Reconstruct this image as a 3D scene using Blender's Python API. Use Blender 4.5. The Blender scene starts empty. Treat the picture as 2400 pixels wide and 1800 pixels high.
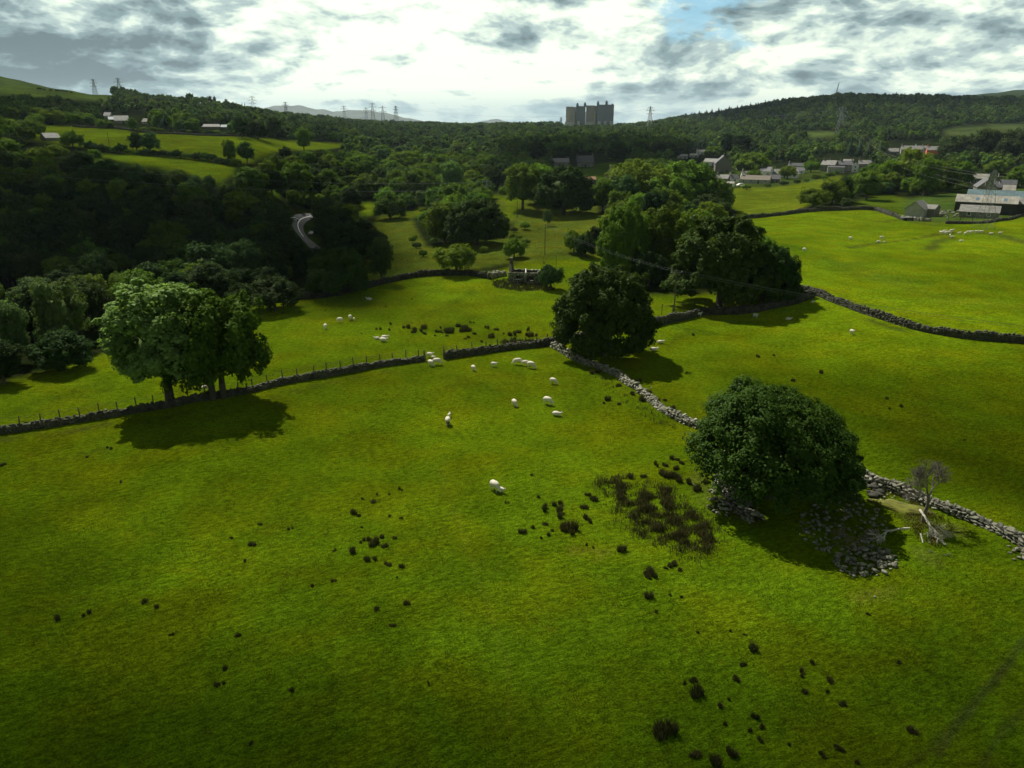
import bpy, math, random
import numpy as np
from mathutils import Vector, Matrix

R = math.radians
SC = bpy.context.scene
COL = SC.collection
random.seed(7)
RNG = np.random.default_rng(7)

# ------------------------------------------------------------------ camera, sky, sun, exposure
CAM_H = 34.0
PITCH = R(19.2)
FPX = 1750.0                       # focal length in pixels of the 2400 px wide photograph
cam_data = bpy.data.cameras.new('camera')
cam_data.sensor_width = 36.0
cam_data.lens = 36.0 * FPX / 2400.0
cam_data.clip_start = 0.5
cam_data.clip_end = 60000
cam = bpy.data.objects.new('camera', cam_data)
COL.objects.link(cam)
cam.location = (0, 0, CAM_H)
cam.rotation_euler = (math.pi / 2 - PITCH, 0, 0)
SC.camera = cam
SC.view_settings.view_transform = 'Standard'
SC.view_settings.look = 'None'
SC.view_settings.exposure = 0.62
SC.view_settings.gamma = 1.0

SUN_AZ = R(-31.0)                  # measured from +Y towards +X
SUN_EL = R(50.0)
SUN_DIR = np.array([math.sin(SUN_AZ) * math.cos(SUN_EL), math.cos(SUN_AZ) * math.cos(SUN_EL), math.sin(SUN_EL)])
sun_data = bpy.data.lights.new('sun', 'SUN')
sun_data.energy = 5.0
sun_data.angle = R(0.53)
sun_data.color = (1.0, 0.95, 0.85)
sun = bpy.data.objects.new('sun', sun_data)
COL.objects.link(sun)
sun.rotation_euler = Vector(SUN_DIR).to_track_quat('Z', 'Y').to_euler()


class NT:
    """small helper round a node tree"""
    def __init__(s, nt):
        s.nt = nt
        s.n = nt.nodes
        s.l = nt.links
    def new(s, t, **kw):
        nd = s.n.new(t)
        for k, v in kw.items():
            if k.startswith('_'):
                setattr(nd, k[1:], v)
            else:
                s.set(nd.inputs[k.replace('__', ' ')], v)
        return nd
    def set(s, sock, v):
        if isinstance(v, bpy.types.NodeSocket):
            s.l.new(v, sock)
        elif isinstance(v, tuple) and len(v) == 3 and sock.type == 'RGBA':
            sock.default_value = (*v, 1)
        else:
            sock.default_value = v
    def math(s, op, a, b=None, c=None, clamp=False):
        nd = s.n.new('ShaderNodeMath')
        nd.operation = op
        nd.use_clamp = clamp
        s.set(nd.inputs[0], a)
        if b is not None: s.set(nd.inputs[1], b)
        if c is not None: s.set(nd.inputs[2], c)
        return nd.outputs[0]
    def vmath(s, op, a, b=None, scale=None):
        nd = s.n.new('ShaderNodeVectorMath')
        nd.operation = op
        s.set(nd.inputs[0], a)
        if b is not None: s.set(nd.inputs[1], b)
        if scale is not None: s.set(nd.inputs['Scale'], scale)
        return nd.outputs['Value'] if op in ('DOT_PRODUCT', 'LENGTH', 'DISTANCE') else nd.outputs[0]
    def mix(s, f, a, b, blend='MIX'):
        nd = s.n.new('ShaderNodeMix')
        nd.data_type = 'RGBA'
        nd.blend_type = blend
        nd.clamp_factor = True
        s.set(nd.inputs[0], f)
        s.set(nd.inputs[6], a)
        s.set(nd.inputs[7], b)
        return nd.outputs[2]
    def noise(s, vec, scale, detail=4.0, rough=0.55, dist=0.0, color=False):
        nd = s.n.new('ShaderNodeTexNoise')
        if vec is not None: s.set(nd.inputs['Vector'], vec)
        nd.inputs['Scale'].default_value = scale
        nd.inputs['Detail'].default_value = detail
        nd.inputs['Roughness'].default_value = rough
        nd.inputs['Distortion'].default_value = dist
        return nd.outputs['Color' if color else 'Fac']
    def ramp(s, f, lo, hi, a=0.0, b=1.0, smooth=True):
        nd = s.n.new('ShaderNodeMapRange')
        nd.interpolation_type = 'SMOOTHSTEP' if smooth else 'LINEAR'
        s.set(nd.inputs[0], f)
        s.set(nd.inputs[1], lo)
        s.set(nd.inputs[2], hi)
        s.set(nd.inputs[3], a)
        s.set(nd.inputs[4], b)
        return nd.outputs[0]


world = bpy.data.worlds.new('World')
SC.world = world
world.use_nodes = True
world.node_tree.nodes.clear()
W = NT(world.node_tree)
sky = W.new('ShaderNodeTexSky', _sky_type='NISHITA', _sun_disc=False, _sun_elevation=SUN_EL, _sun_rotation=SUN_AZ)
sky.altitude = 200
sky.air_density = 1.0
sky.dust_density = 0.6
sky.ozone_density = 1.5
bg_sky = W.new('ShaderNodeBackground', Color=sky.outputs[0], Strength=0.085)
# clouds: flat-based cumulus sheet, looked up on a dome, brighter round the hidden sun
tc = W.new('ShaderNodeTexCoord')
d = tc.outputs['Generated']
sep = W.new('ShaderNodeSeparateXYZ', Vector=d)
dz = W.math('MAXIMUM', sep.outputs[2], 0.0)
azel = W.new('ShaderNodeCombineXYZ', X=sep.outputs[0], Y=sep.outputs[1], Z=W.math('MULTIPLY', W.math('POWER', W.math('ADD', dz, 0.01), 0.80), 2.1)).outputs[0]
def dirvec(px, py):
    X = (px - 1200) / FPX; Y = (900 - py) / FPX
    v = np.array([X, math.cos(PITCH) + Y * math.sin(PITCH), -math.sin(PITCH) + Y * math.cos(PITCH)])
    return v / np.linalg.norm(v)
warp = W.vmath('SCALE', W.vmath('SUBTRACT', W.noise(azel, 4.5, 2.0, 0.5, 0.0, True), (0.5, 0.5, 0.5)), scale=0.10)
aw = W.vmath('ADD', azel, warp)
def dens(off, det):
    q = W.vmath('ADD', aw, off)
    n = W.noise(q, 6.5, det, 0.52)
    v = W.n.new('ShaderNodeTexVoronoi'); v.feature = 'F1'; v.inputs['Scale'].default_value = 22.0
    v.inputs['Detail'].default_value = 3.0; v.inputs['Roughness'].default_value = 0.6
    W.set(v.inputs['Vector'], q)
    return W.math('SUBTRACT', n, W.math('MULTIPLY', v.outputs['Distance'], 0.17))
D0 = dens((0, 0, 0), 6.0)
D1 = dens((-0.022, 0.0, 0.034), 6.0)
rel = W.math('SUBTRACT', D0, D1)
lowf = W.noise(W.vmath('ADD', azel, (3.1, 1.7, 0.4)), 3.2, 3.0, 0.5)
lum = W.math('MULTIPLY_ADD', rel, 3.8, W.math('MULTIPLY_ADD', lowf, -1.5, 1.18))
lum = W.math('ADD', lum, W.math('MULTIPLY', W.math('SUBTRACT', 0.5, D0), 1.3))
glow = W.ramp(W.vmath('DOT_PRODUCT', d, tuple(dirvec(860, -60))), 0.915, 1.0, 0.0, 1.0)
bank = W.ramp(W.vmath('DOT_PRODUCT', W.vmath('ADD', d, W.vmath('SCALE', warp, scale=0.35)), tuple(dirvec(20, 40))), 0.962, 0.990, 0.0, 1.0)
lum = W.math('ADD', lum, W.math('MULTIPLY', glow, 0.58))
lum = W.math('SUBTRACT', lum, W.math('MULTIPLY', bank, 0.60))
cr = W.n.new('ShaderNodeValToRGB'); cr.color_ramp.interpolation = 'EASE'
els = cr.color_ramp.elements
els[0].position = 0.0; els[0].color = (0.100, 0.140, 0.148, 1)
els[1].position = 1.0; els[1].color = (0.76, 0.82, 0.66, 1)
for ps, c_ in ((0.30, (0.18, 0.25, 0.257)), (0.55, (0.33, 0.42, 0.405)), (0.80, (0.56, 0.65, 0.55))):
    e = els.new(ps); e.color = (*c_, 1)
W.set(cr.inputs[0], W.math('MULTIPLY', lum, 0.82))
c_col = W.mix(W.ramp(dz, 0.0, 0.05, 0.5, 0.0), cr.outputs[0], (0.27, 0.37, 0.39))
away = W.ramp(dz, 0.12, 0.5, 1.0, 0.18)
bg_cl = W.new('ShaderNodeBackground', Color=c_col, Strength=away)
# one torn blue gap
tv = W.vmath('ADD', d, W.vmath('SCALE', W.vmath('SUBTRACT', W.noise(W.vmath('MULTIPLY', d, (1, 1, 2.2)), 9.0, 6.0, 0.66, 0.0, True), (0.5, 0.5, 0.5)), scale=0.22))
g1 = W.vmath('SUBTRACT', tv, tuple(dirvec(1650, 50)))
g1 = W.vmath('MULTIPLY', g1, (1.0, 0.5, 2.1))
gap = W.ramp(W.vmath('LENGTH', g1), 0.066, 0.020)
cov2 = W.math('SUBTRACT', 1.0, W.math('MULTIPLY', gap, 0.85))
blue = W.new('ShaderNodeBackground', Color=(0.14, 0.42, 0.55), Strength=1.0)
skymix = W.new('ShaderNodeMixShader', Fac=0.55)
W.l.new(bg_sky.outputs[0], skymix.inputs[1]); W.l.new(blue.outputs[0], skymix.inputs[2])
mx = W.new('ShaderNodeMixShader', Fac=cov2)
W.l.new(skymix.outputs[0], mx.inputs[1]); W.l.new(bg_cl.outputs[0], mx.inputs[2])
wo = W.new('ShaderNodeOutputWorld')
W.l.new(mx.outputs[0], wo.inputs[0])

# ------------------------------------------------------------------ terrain
# each column: direction of a vertical line of the photograph, then (forward distance, height) of the land along it
COLS = [
 (0,    [(90,0),(112,-1),(150,-7),(200,-4),(300,11),(360,20),(450,30),(600,41),(900,72),(1200,104),(1500,106),(3000,80),(14000,30)]),
 (300,  [(90,0),(118,-1),(150,-5),(215,-4),(300,10),(380,19),(450,27),(600,36),(1000,63),(1300,72),(2000,60),(3500,40),(14000,30)]),
 (600,  [(90,0),(150,0),(200,-6),(250,-7),(300,3),(380,12),(450,22),(600,26),(1200,46),(1700,50),(3000,40),(14000,30)]),
 (720,  [(90,0),(165,0),(215,-4),(270,-11),(330,-11),(400,-1),(500,10),(700,20),(1200,33),(1700,43),(3000,36),(14000,30)]),
 (900,  [(90,0),(185,0),(230,-2),(300,-6),(360,-4),(450,2),(700,11),(1000,18),(1800,30),(3000,33),(14000,30)]),
 (1200, [(90,0),(200,0),(300,-1),(450,3),(700,8),(1200,15),(2000,26),(3000,22),(14000,22)]),
 (1500, [(90,0),(200,0),(300,0),(450,2),(700,4),(1200,14),(2000,29),(3000,22),(14000,22)]),
 (1700, [(90,0),(200,0),(300,0),(600,1),(900,7),(1300,32),(1700,56),(2200,58),(4000,30),(14000,22)]),
 (1830, [(90,0),(200,1.2),(300,0),(600,1),(850,6),(1150,30),(1600,74),(2100,76),(4000,50),(14000,22)]),
 (1950, [(90,0),(200,2.0),(300,1),(600,1),(800,5),(1100,32),(1600,88),(2000,90),(4000,80),(14000,22)]),
 (2150, [(90,0),(200,2.4),(300,1),(600,1),(800,5),(1100,32),(1600,84),(2100,88),(3000,110),(3800,145),(6000,100),(14000,22)]),
 (2400, [(90,0),(200,2.0),(300,1.5),(600,2),(800,6),(1100,33),(1600,70),(2200,92),(3000,150),(3800,192),(6000,150),(14000,22)]),
]
def _smooth(a, k, axis):
    ker = np.exp(-np.linspace(-2, 2, 2 * k + 1) ** 2); ker /= ker.sum()
    pad = [(0, 0), (0, 0)]; pad[axis] = (k, k)
    b = np.pad(a, pad, mode='edge')
    return np.apply_along_axis(lambda v: np.convolve(v, ker, mode='valid'), axis, b)
TH_MIN, TH_MAX, NTH = R(-38), R(38), 305
LY_MIN, LY_MAX, NLY = math.log(60), math.log(14000), 420
_thc = np.array([math.atan(((c - 1200) / FPX) / (math.cos(PITCH) + 0.30 * math.sin(PITCH))) for c, _ in COLS])
_lys = np.linspace(LY_MIN, LY_MAX, NLY)
_prof = np.array([np.interp(_lys, [math.log(p[0]) for p in pr], [p[1] for p in pr]) for _, pr in COLS])
_ths = np.linspace(TH_MIN, TH_MAX, NTH)
TAB = np.array([np.interp(_ths, _thc, _prof[:, j]) for j in range(NLY)]).T
TAB = _smooth(_smooth(TAB, 7, 0), 6, 1)

def _wave(x, y, seed, L, n=7):
    r = np.random.default_rng(seed); out = 0
    for i in range(n):
        a = r.uniform(0, 2 * math.pi); k = 2 * math.pi / (L * r.uniform(0.6, 1.7)); p = r.uniform(0, 6.28)
        out = out + np.sin((x * math.cos(a) + y * math.sin(a)) * k + p)
    return out / math.sqrt(n)

def zf(x, y):
    x = np.asarray(x, float); y = np.asarray(y, float)
    th = np.clip(np.arctan2(x, y), TH_MIN, TH_MAX)
    r = np.hypot(x, y)
    yy = np.maximum(r * np.cos(th), 60.0)
    fi = (th - TH_MIN) / (TH_MAX - TH_MIN) * (NTH - 1.001)
    fj = np.clip((np.log(yy) - LY_MIN) / (LY_MAX - LY_MIN), 0, 1) * (NLY - 1.001)
    i = fi.astype(int); j = fj.astype(int); a = fi - i; b = fj - j
    z = TAB[i, j] * (1 - a) * (1 - b) + TAB[i + 1, j] * a * (1 - b) + TAB[i, j + 1] * (1 - a) * b + TAB[i + 1, j + 1] * a * b
    near = 0.22 * _wave(x, y, 3, 38) + 0.06 * _wave(x, y, 4, 9)
    far = 4.5 * _wave(x, y, 5, 330) + 2.2 * _wave(x, y, 6, 120)
    k = np.clip((r - 420) / 800, 0, 1)
    mid = 0.5 * _wave(x, y, 8, 60) * np.clip((r - 130) / 120, 0, 1)
    return z + near * np.clip(r / 40, 0, 1) + far * k * 0.7 + mid

def ray(px, py):
    X = (px - 1200) / FPX; Y = (900 - py) / FPX
    return np.array([X, math.cos(PITCH) + Y * math.sin(PITCH), -math.sin(PITCH) + Y * math.cos(PITCH)])

def G(px, py):
    """the point of the land seen at a pixel of the photograph"""
    d = ray(px, py)
    t = np.concatenate([np.arange(15, 500, 0.5), np.geomspace(500, 13000, 1500)])
    x = d[0] * t; y = d[1] * t; z = CAM_H + d[2] * t
    h = z - zf(x, y)
    k = np.argmax(h <= 0)
    if h[k] > 0: k = len(t) - 1
    if k == 0: tt = t[0]
    else: tt = t[k - 1] + (t[k] - t[k - 1]) * h[k - 1] / (h[k - 1] - h[k] + 1e-9)
    x, y = d[0] * tt, d[1] * tt
    return np.array([x, y, float(zf(x, y))])

def project(x, y, z):
    X, Y, Z = np.asarray(x, float), np.asarray(y, float), np.asarray(z, float) - CAM_H
    cp, sp = math.cos(PITCH), math.sin(PITCH)
    dep = Y * cp - Z * sp; up = Y * sp + Z * cp
    dep = np.where(dep < 1e-3, 1e-3, dep)
    return 1200 + FPX * X / dep, 900 - FPX * up / dep, dep

def depth_at(p):
    return float(project(p[0], p[1], p[2])[2])

# ------------------------------------------------------------------ mesh helpers
def mesh_np(name, verts, faces, mats=None, smooth=False, midx=None):
    """verts (n,3); faces: array (m,k), or list of arrays of different k"""
    me = bpy.data.meshes.new(name)
    fl = faces if isinstance(faces, list) else [faces]
    fl = [np.asarray(f, np.int32) for f in fl if len(f)]
    verts = np.asarray(verts, np.float32)
    me.vertices.add(len(verts)); me.vertices.foreach_set('co', verts.ravel())
    loops = np.concatenate([f.ravel() for f in fl]) if fl else np.zeros(0, np.int32)
    tot = np.concatenate([np.full(len(f), f.shape[1], np.int32) for f in fl]) if fl else np.zeros(0, np.int32)
    me.loops.add(len(loops)); me.loops.foreach_set('vertex_index', loops)
    me.polygons.add(len(tot))
    st = np.zeros(len(tot), np.int32); st[1:] = np.cumsum(tot)[:-1]
    me.polygons.foreach_set('loop_start', st); me.polygons.foreach_set('loop_total', tot)
    if midx is not None: me.polygons.foreach_set('material_index', np.asarray(midx, np.int32))
    for m in (mats if isinstance(mats, (list, tuple)) else [mats] if mats else []): me.materials.append(m)
    me.update(calc_edges=True)
    me.validate()
    if smooth: me.polygons.foreach_set('use_smooth', np.ones(len(me.polygons), bool))
    return me

class MB:
    """collects boxes, bars and prisms into one mesh"""
    def __init__(s): s.v = []; s.f = []
    def add(s, vs, fs):
        o = len(s.v); s.v += [tuple(map(float, v)) for v in vs]; s.f += [tuple(o + i for i in f) for f in fs]; return s
    def box(s, c, d, rz=0.0):
        cx, cy, cz = c; hx, hy, hz = d[0] / 2, d[1] / 2, d[2] / 2
        ca, sa = math.cos(rz), math.sin(rz)
        vs = []
        for z in (-hz, hz):
            for x, y in ((-hx, -hy), (hx, -hy), (hx, hy), (-hx, hy)):
                vs.append((cx + x * ca - y * sa, cy + x * sa + y * ca, cz + z))
        return s.add(vs, [(0, 3, 2, 1), (4, 5, 6, 7), (0, 1, 5, 4), (1, 2, 6, 5), (2, 3, 7, 6), (3, 0, 4, 7)])
    def bar(s, a, b, r0, r1=None, n=5):
        r1 = r0 if r1 is None else r1
        a = Vector(a); b = Vector(b); d = b - a
        if d.length < 1e-6: return s
        q = d.to_track_quat('Z', 'Y'); vs = []
        for p, r in ((a, r0), (b, r1)):
            for i in range(n):
                t = 2 * math.pi * i / n
                vs.append(p + q @ Vector((r * math.cos(t), r * math.sin(t), 0)))
        fs = [(i, (i + 1) % n, n + (i + 1) % n, n + i) for i in range(n)] + [tuple(range(n))[::-1], tuple(range(n, 2 * n))]
        return s.add(vs, fs)
    def prism(s, poly, y0, y1):
        """poly in xz, extruded along y"""
        n = len(poly)
        vs = [(x, y0, z) for x, z in poly] + [(x, y1, z) for x, z in poly]
        fs = [(i, (i + 1) % n, n + (i + 1) % n, n + i) for i in range(n)] + [tuple(range(n))[::-1], tuple(range(n, 2 * n))]
        return s.add(vs, fs)
    def mesh(s, name, mat=None, smooth=False):
        me = bpy.data.meshes.new(name); me.from_pydata(s.v, [], s.f)
        if mat: me.materials.append(mat)
        if smooth: me.polygons.foreach_set('use_smooth', [True] * len(me.polygons))
        me.update(); return me
    def build(s, name, mat, parent=None, smooth=False, **kw):
        return link(name, s.mesh(name, mat, smooth), parent, **kw)

def link(name, data, parent=None, loc=None, rot=None, scale=None, **props):
    o = bpy.data.objects.new(name, data); COL.objects.link(o)
    if parent is not None: o.parent = parent
    if loc is not None: o.location = loc
    if rot is not None: o.rotation_euler = rot
    if scale is not None: o.scale = scale
    for k, v in props.items():
        if v is not None: o[k] = v
    return o

def thing(name, label, cat, loc=(0, 0, 0), rz=0.0, group=None, scale=None):
    return link(name, None, None, loc, (0, 0, rz), scale, label=label, category=cat, group=group)

def copy_tree(o, parent=None):
    c = o.copy(); COL.objects.link(c); c.parent = parent
    for ch in KIDS.get(o.name, []): copy_tree(ch, c)
    return c
KIDS = {}
def remember(root):
    """note children once, so that copies in a loop are cheap"""
    for o in [root] + list(root.children_recursive): KIDS[o.name] = list(o.children)
    return root

# ------------------------------------------------------------------ materials
MATS = {}
def mat(name, color, rough=0.85, var=0.25, scale=1.5, bump=0.0, metal=0.0, spec=0.3, color2=None, obj_var=0.0):
    if name in MATS: return MATS[name]
    m = bpy.data.materials.new(name); m.use_nodes = True; m.node_tree.nodes.clear()
    N = NT(m.node_tree)
    tcn = N.new('ShaderNodeTexCoord')
    co = tcn.outputs['Object']
    n1 = N.noise(co, scale, 5.0, 0.6)
    c2 = color2 or tuple(c * (1 - var) for c in color)
    f = N.ramp(n1, 0.32, 0.68)
    c = N.mix(f, c2, tuple(min(1, k * (1 + var * 0.6)) for k in color))
    if obj_var:
        oi = N.new('ShaderNodeObjectInfo')
        c = N.mix(1.0, c, N.new('ShaderNodeCombineColor', Red=N.ramp(oi.outputs['Random'], 0, 1, 1 - obj_var, 1 + obj_var, False), Green=N.ramp(oi.outputs['Random'], 0, 1, 1 - obj_var, 1 + obj_var, False), Blue=N.ramp(oi.outputs['Random'], 0, 1, 1 - obj_var, 1 + obj_var, False)).outputs[0], 'MULTIPLY')
    bs = N.new('ShaderNodeBsdfPrincipled', **{'Base__Color': c, 'Roughness': rough, 'Metallic': metal, 'Specular__IOR__Level': spec})
    if bump:
        bp = N.new('ShaderNodeBump', Strength=0.8, Distance=bump, Height=N.noise(co, scale * 3, 6.0, 0.6))
        N.l.new(bp.outputs[0], bs.inputs['Normal'])
    out = N.new('ShaderNodeOutputMaterial'); N.l.new(bs.outputs[0], out.inputs[0])
    MATS[name] = m
    return m

def leaf_mat(name, color, color2, trans=0.30, tvar=0.35):
    """leaves: each leaf its own shade, each tree its own tint"""
    m = bpy.data.materials.new(name); m.use_nodes = True; m.node_tree.nodes.clear()
    N = NT(m.node_tree)
    geo = N.new('ShaderNodeNewGeometry'); oi = N.new('ShaderNodeObjectInfo')
    tcn = N.new('ShaderNodeTexCoord')
    f = N.math('MULTIPLY_ADD', geo.outputs['Random Per Island'], 0.55, N.math('MULTIPLY', N.noise(tcn.outputs['Object'], 3.5, 3.0), 0.45))
    c = N.mix(N.ramp(f, 0.15, 0.85), color, color2)
    v = N.ramp(oi.outputs['Random'], 0, 1, 1 - tvar, 1 + tvar, False)
    r2 = N.new('ShaderNodeTexWhiteNoise', _noise_dimensions='1D', W=N.math('MULTIPLY', oi.outputs['Random'], 91.7)).outputs['Value']
    rr = N.math('MULTIPLY', v, N.ramp(r2, 0, 1, 0.80, 1.15, False))
    c = N.mix(1.0, c, N.new('ShaderNodeCombineColor', Red=rr, Green=v, Blue=v).outputs[0], 'MULTIPLY')
    dif = N.new('ShaderNodeBsdfDiffuse', Color=c)
    tr = N.new('ShaderNodeBsdfTranslucent', Color=N.mix(1.0, c, (1.12, 1.18, 0.45), 'MULTIPLY'))
    gl = N.new('ShaderNodeBsdfGlossy', Color=(0.8, 0.9, 0.75), Roughness=0.5)
    a = N.new('ShaderNodeMixShader', Fac=trans); N.l.new(dif.outputs[0], a.inputs[1]); N.l.new(tr.outputs[0], a.inputs[2])
    b = N.new('ShaderNodeMixShader', Fac=0.004); N.l.new(a.outputs[0], b.inputs[1]); N.l.new(gl.outputs[0], b.inputs[2])
    out = N.new('ShaderNodeOutputMaterial'); N.l.new(b.outputs[0], out.inputs[0])
    MATS[name] = m
    return m
world.cycles.sampling_method = 'MANUAL'
world.cycles.sample_map_resolution = 256
SC.cycles.max_bounces = 4
SC.cycles.diffuse_bounces = 2
SC.cycles.glossy_bounces = 2
SC.cycles.transmission_bounces = 3
SC.cycles.transparent_max_bounces = 8
SC.cycles.volume_bounces = 0
SC.cycles.caustics_reflective = False
SC.cycles.caustics_refractive = False
# ------------------------------------------------------------------ open land (polygons on the ground, outlined as seen)
def inpoly(px, py, poly):
    px = np.asarray(px, float); py = np.asarray(py, float)
    ins = np.zeros(px.shape, bool); n = len(poly)
    for i in range(n):
        x0, y0 = poly[i]; x1, y1 = poly[(i + 1) % n]
        if y0 == y1: continue
        c = ((y0 > py) != (y1 > py)) & (px < (x1 - x0) * (py - y0) / (y1 - y0) + x0)
        ins ^= c
    return ins
OPEN = {
 'near': [(-400, 960), (0, 900), (120, 868), (250, 825), (400, 790), (560, 735), (620, 702), (760, 695), (850, 672), (930, 652), (1050, 638), (1160, 640), (1230, 610),
          (1420, 600), (1430, 690), (1600, 690), (1870, 690), (1790, 600), (1755, 530), (1745, 506), (1880, 495), (2000, 487), (2100, 500), (2200, 522), (2400, 505), (2900, 480), (2900, 2400), (-400, 2400)],
 'rough': [(850, 668), (865, 560), (890, 500), (960, 505), (1000, 580), (1100, 560), (1180, 560), (1210, 520), (1130, 520), (1180, 450), (1300, 490), (1400, 480), (1420, 600), (1230, 612), (1050, 640)],
 'lane_field': [(1110, 455), (1225, 455), (1215, 500), (1180, 520), (1110, 530), (1190, 560), (1180, 470)],
 'glade': [(850, 476), (885, 474), (872, 503), (843, 505)],
 'glade2': [(930, 497), (1000, 488), (1000, 508), (935, 512)],
 'slope_a': [(60, 320), (90, 300), (130, 292), (170, 294), (260, 302), (330, 308), (450, 316), (560, 320), (640, 326), (800, 336), (830, 342), (760, 350), (700, 352), (640, 357), (570, 385), (440, 362), (300, 350), (180, 345)],
 'slope_b': [(225, 365), (300, 362), (420, 368), (560, 387), (545, 405), (520, 425), (480, 425), (430, 400), (380, 395), (330, 388)],
 'glade3': [(606, 442), (655, 432), (657, 462), (625, 464)],
 'glade4': [(908, 349), (945, 346), (925, 365), (915, 366)],
 'bank_field': [(1340, 408), (1380, 388), (1430, 380), (1470, 378), (1450, 400), (1400, 425), (1340, 425)],
 'village_field': [(1700, 440), (1800, 440), (1900, 424), (1970, 410), (1975, 440), (1900, 475), (1870, 495), (1735, 505), (1700, 470)],
 'mound': [(2030, 462), (2080, 455), (2145, 470), (2145, 510), (2060, 488), (1990, 488)],
 'hilltop': [(-300, 100), (0, 150), (80, 170), (170, 190), (260, 222), (250, 240), (150, 232), (80, 230), (0, 222), (-300, 210)],
 'clearing': [(1880, 309), (1930, 306), (1960, 312), (1955, 322), (1900, 322)],
 'clearing2': [(2210, 305), (2280, 293), (2400, 289), (2400, 312), (2300, 318), (2215, 322)],
 'farmyard': [(2120, 470), (2190, 455), (2400, 440), (2900, 430), (2900, 490), (2400, 508), (2200, 525), (2120, 512)],
 'gardens': [(1700, 402), (1900, 392), (1960, 396), (1960, 410), (1880, 430), (1800, 440), (1700, 436)],
 'roadside': [(640, 515), (700, 500), (745, 500), (740, 540), (760, 600), (730, 600), (690, 560)],
}
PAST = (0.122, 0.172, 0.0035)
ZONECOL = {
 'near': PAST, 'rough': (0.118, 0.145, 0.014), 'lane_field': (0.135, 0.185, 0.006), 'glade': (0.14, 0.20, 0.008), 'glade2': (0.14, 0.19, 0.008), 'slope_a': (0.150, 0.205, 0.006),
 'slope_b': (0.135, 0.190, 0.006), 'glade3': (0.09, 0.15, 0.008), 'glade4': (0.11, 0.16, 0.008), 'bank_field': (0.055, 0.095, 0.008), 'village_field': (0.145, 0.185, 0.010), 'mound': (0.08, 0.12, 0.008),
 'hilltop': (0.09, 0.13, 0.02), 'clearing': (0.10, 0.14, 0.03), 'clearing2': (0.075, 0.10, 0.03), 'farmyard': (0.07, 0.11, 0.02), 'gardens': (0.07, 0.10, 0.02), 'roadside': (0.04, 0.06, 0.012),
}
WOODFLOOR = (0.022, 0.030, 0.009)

def seg_dist(x, y, pts):
    d = np.full(np.shape(x), 1e9)
    for (x0, y0), (x1, y1) in zip(pts[:-1], pts[1:]):
        dx, dy = x1 - x0, y1 - y0
        t = np.clip(((x - x0) * dx + (y - y0) * dy) / (dx * dx + dy * dy + 1e-9), 0, 1)
        d = np.minimum(d, np.hypot(x - x0 - t * dx, y - y0 - t * dy))
    return d
def PW(pts): return [tuple(G(a, b)[:2]) for a, b in pts]

# angular and radial lines of the land sheet: fine where the photograph looks, coarse behind
th = np.unique(np.concatenate([np.linspace(R(-43), R(43), 470), np.linspace(R(43), R(317), 92)]))
rr_ = [0.5]
while rr_[-1] < 16000:
    r0 = rr_[-1]
    rr_.append(r0 * (1.014 if r0 < 700 else 1.022) if r0 > 22 else r0 + 1.5)
rr_ = np.array(rr_)
TH, RR = np.meshgrid(th[:-1], rr_, indexing='ij')
gx = RR * np.sin(TH); gy = RR * np.cos(TH); gz = zf(gx, gy)
nt_, nr_ = TH.shape
ids = np.arange(nt_ * nr_).reshape(nt_, nr_)
nxt = np.roll(ids, -1, axis=0)
quads = np.stack([ids[:, :-1], nxt[:, :-1], nxt[:, 1:], ids[:, 1:]], -1).reshape(-1, 4)[:, ::-1]
gverts = np.stack([gx, gy, gz], -1).reshape(-1, 3)
PX, PY, PD = project(gx, gy, gz)
front = gy > 5
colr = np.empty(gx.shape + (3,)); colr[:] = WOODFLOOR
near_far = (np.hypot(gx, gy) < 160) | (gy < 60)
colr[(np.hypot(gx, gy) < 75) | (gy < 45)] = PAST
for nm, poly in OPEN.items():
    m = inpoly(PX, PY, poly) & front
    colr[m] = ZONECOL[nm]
colr[(~front)] = PAST
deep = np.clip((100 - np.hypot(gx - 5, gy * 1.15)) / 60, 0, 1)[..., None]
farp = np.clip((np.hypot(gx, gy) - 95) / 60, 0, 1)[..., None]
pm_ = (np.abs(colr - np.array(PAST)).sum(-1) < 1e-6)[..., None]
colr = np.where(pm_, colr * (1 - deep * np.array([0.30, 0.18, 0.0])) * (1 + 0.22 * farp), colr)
# far forested land takes a middle green
farm = (np.hypot(gx, gy) > 1500)
colr[farm & (colr[..., 0] < 0.03)] = (0.030, 0.050, 0.014)
# soften along the rings
for ax in (0, 1):
    colr = (np.roll(colr, 1, ax) + 2 * colr + np.roll(colr, -1, ax)) / 4
rd = np.hypot(gx, gy)
def soft(d, w): return np.clip(1 - d / w, 0, 1)[..., None]
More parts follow.
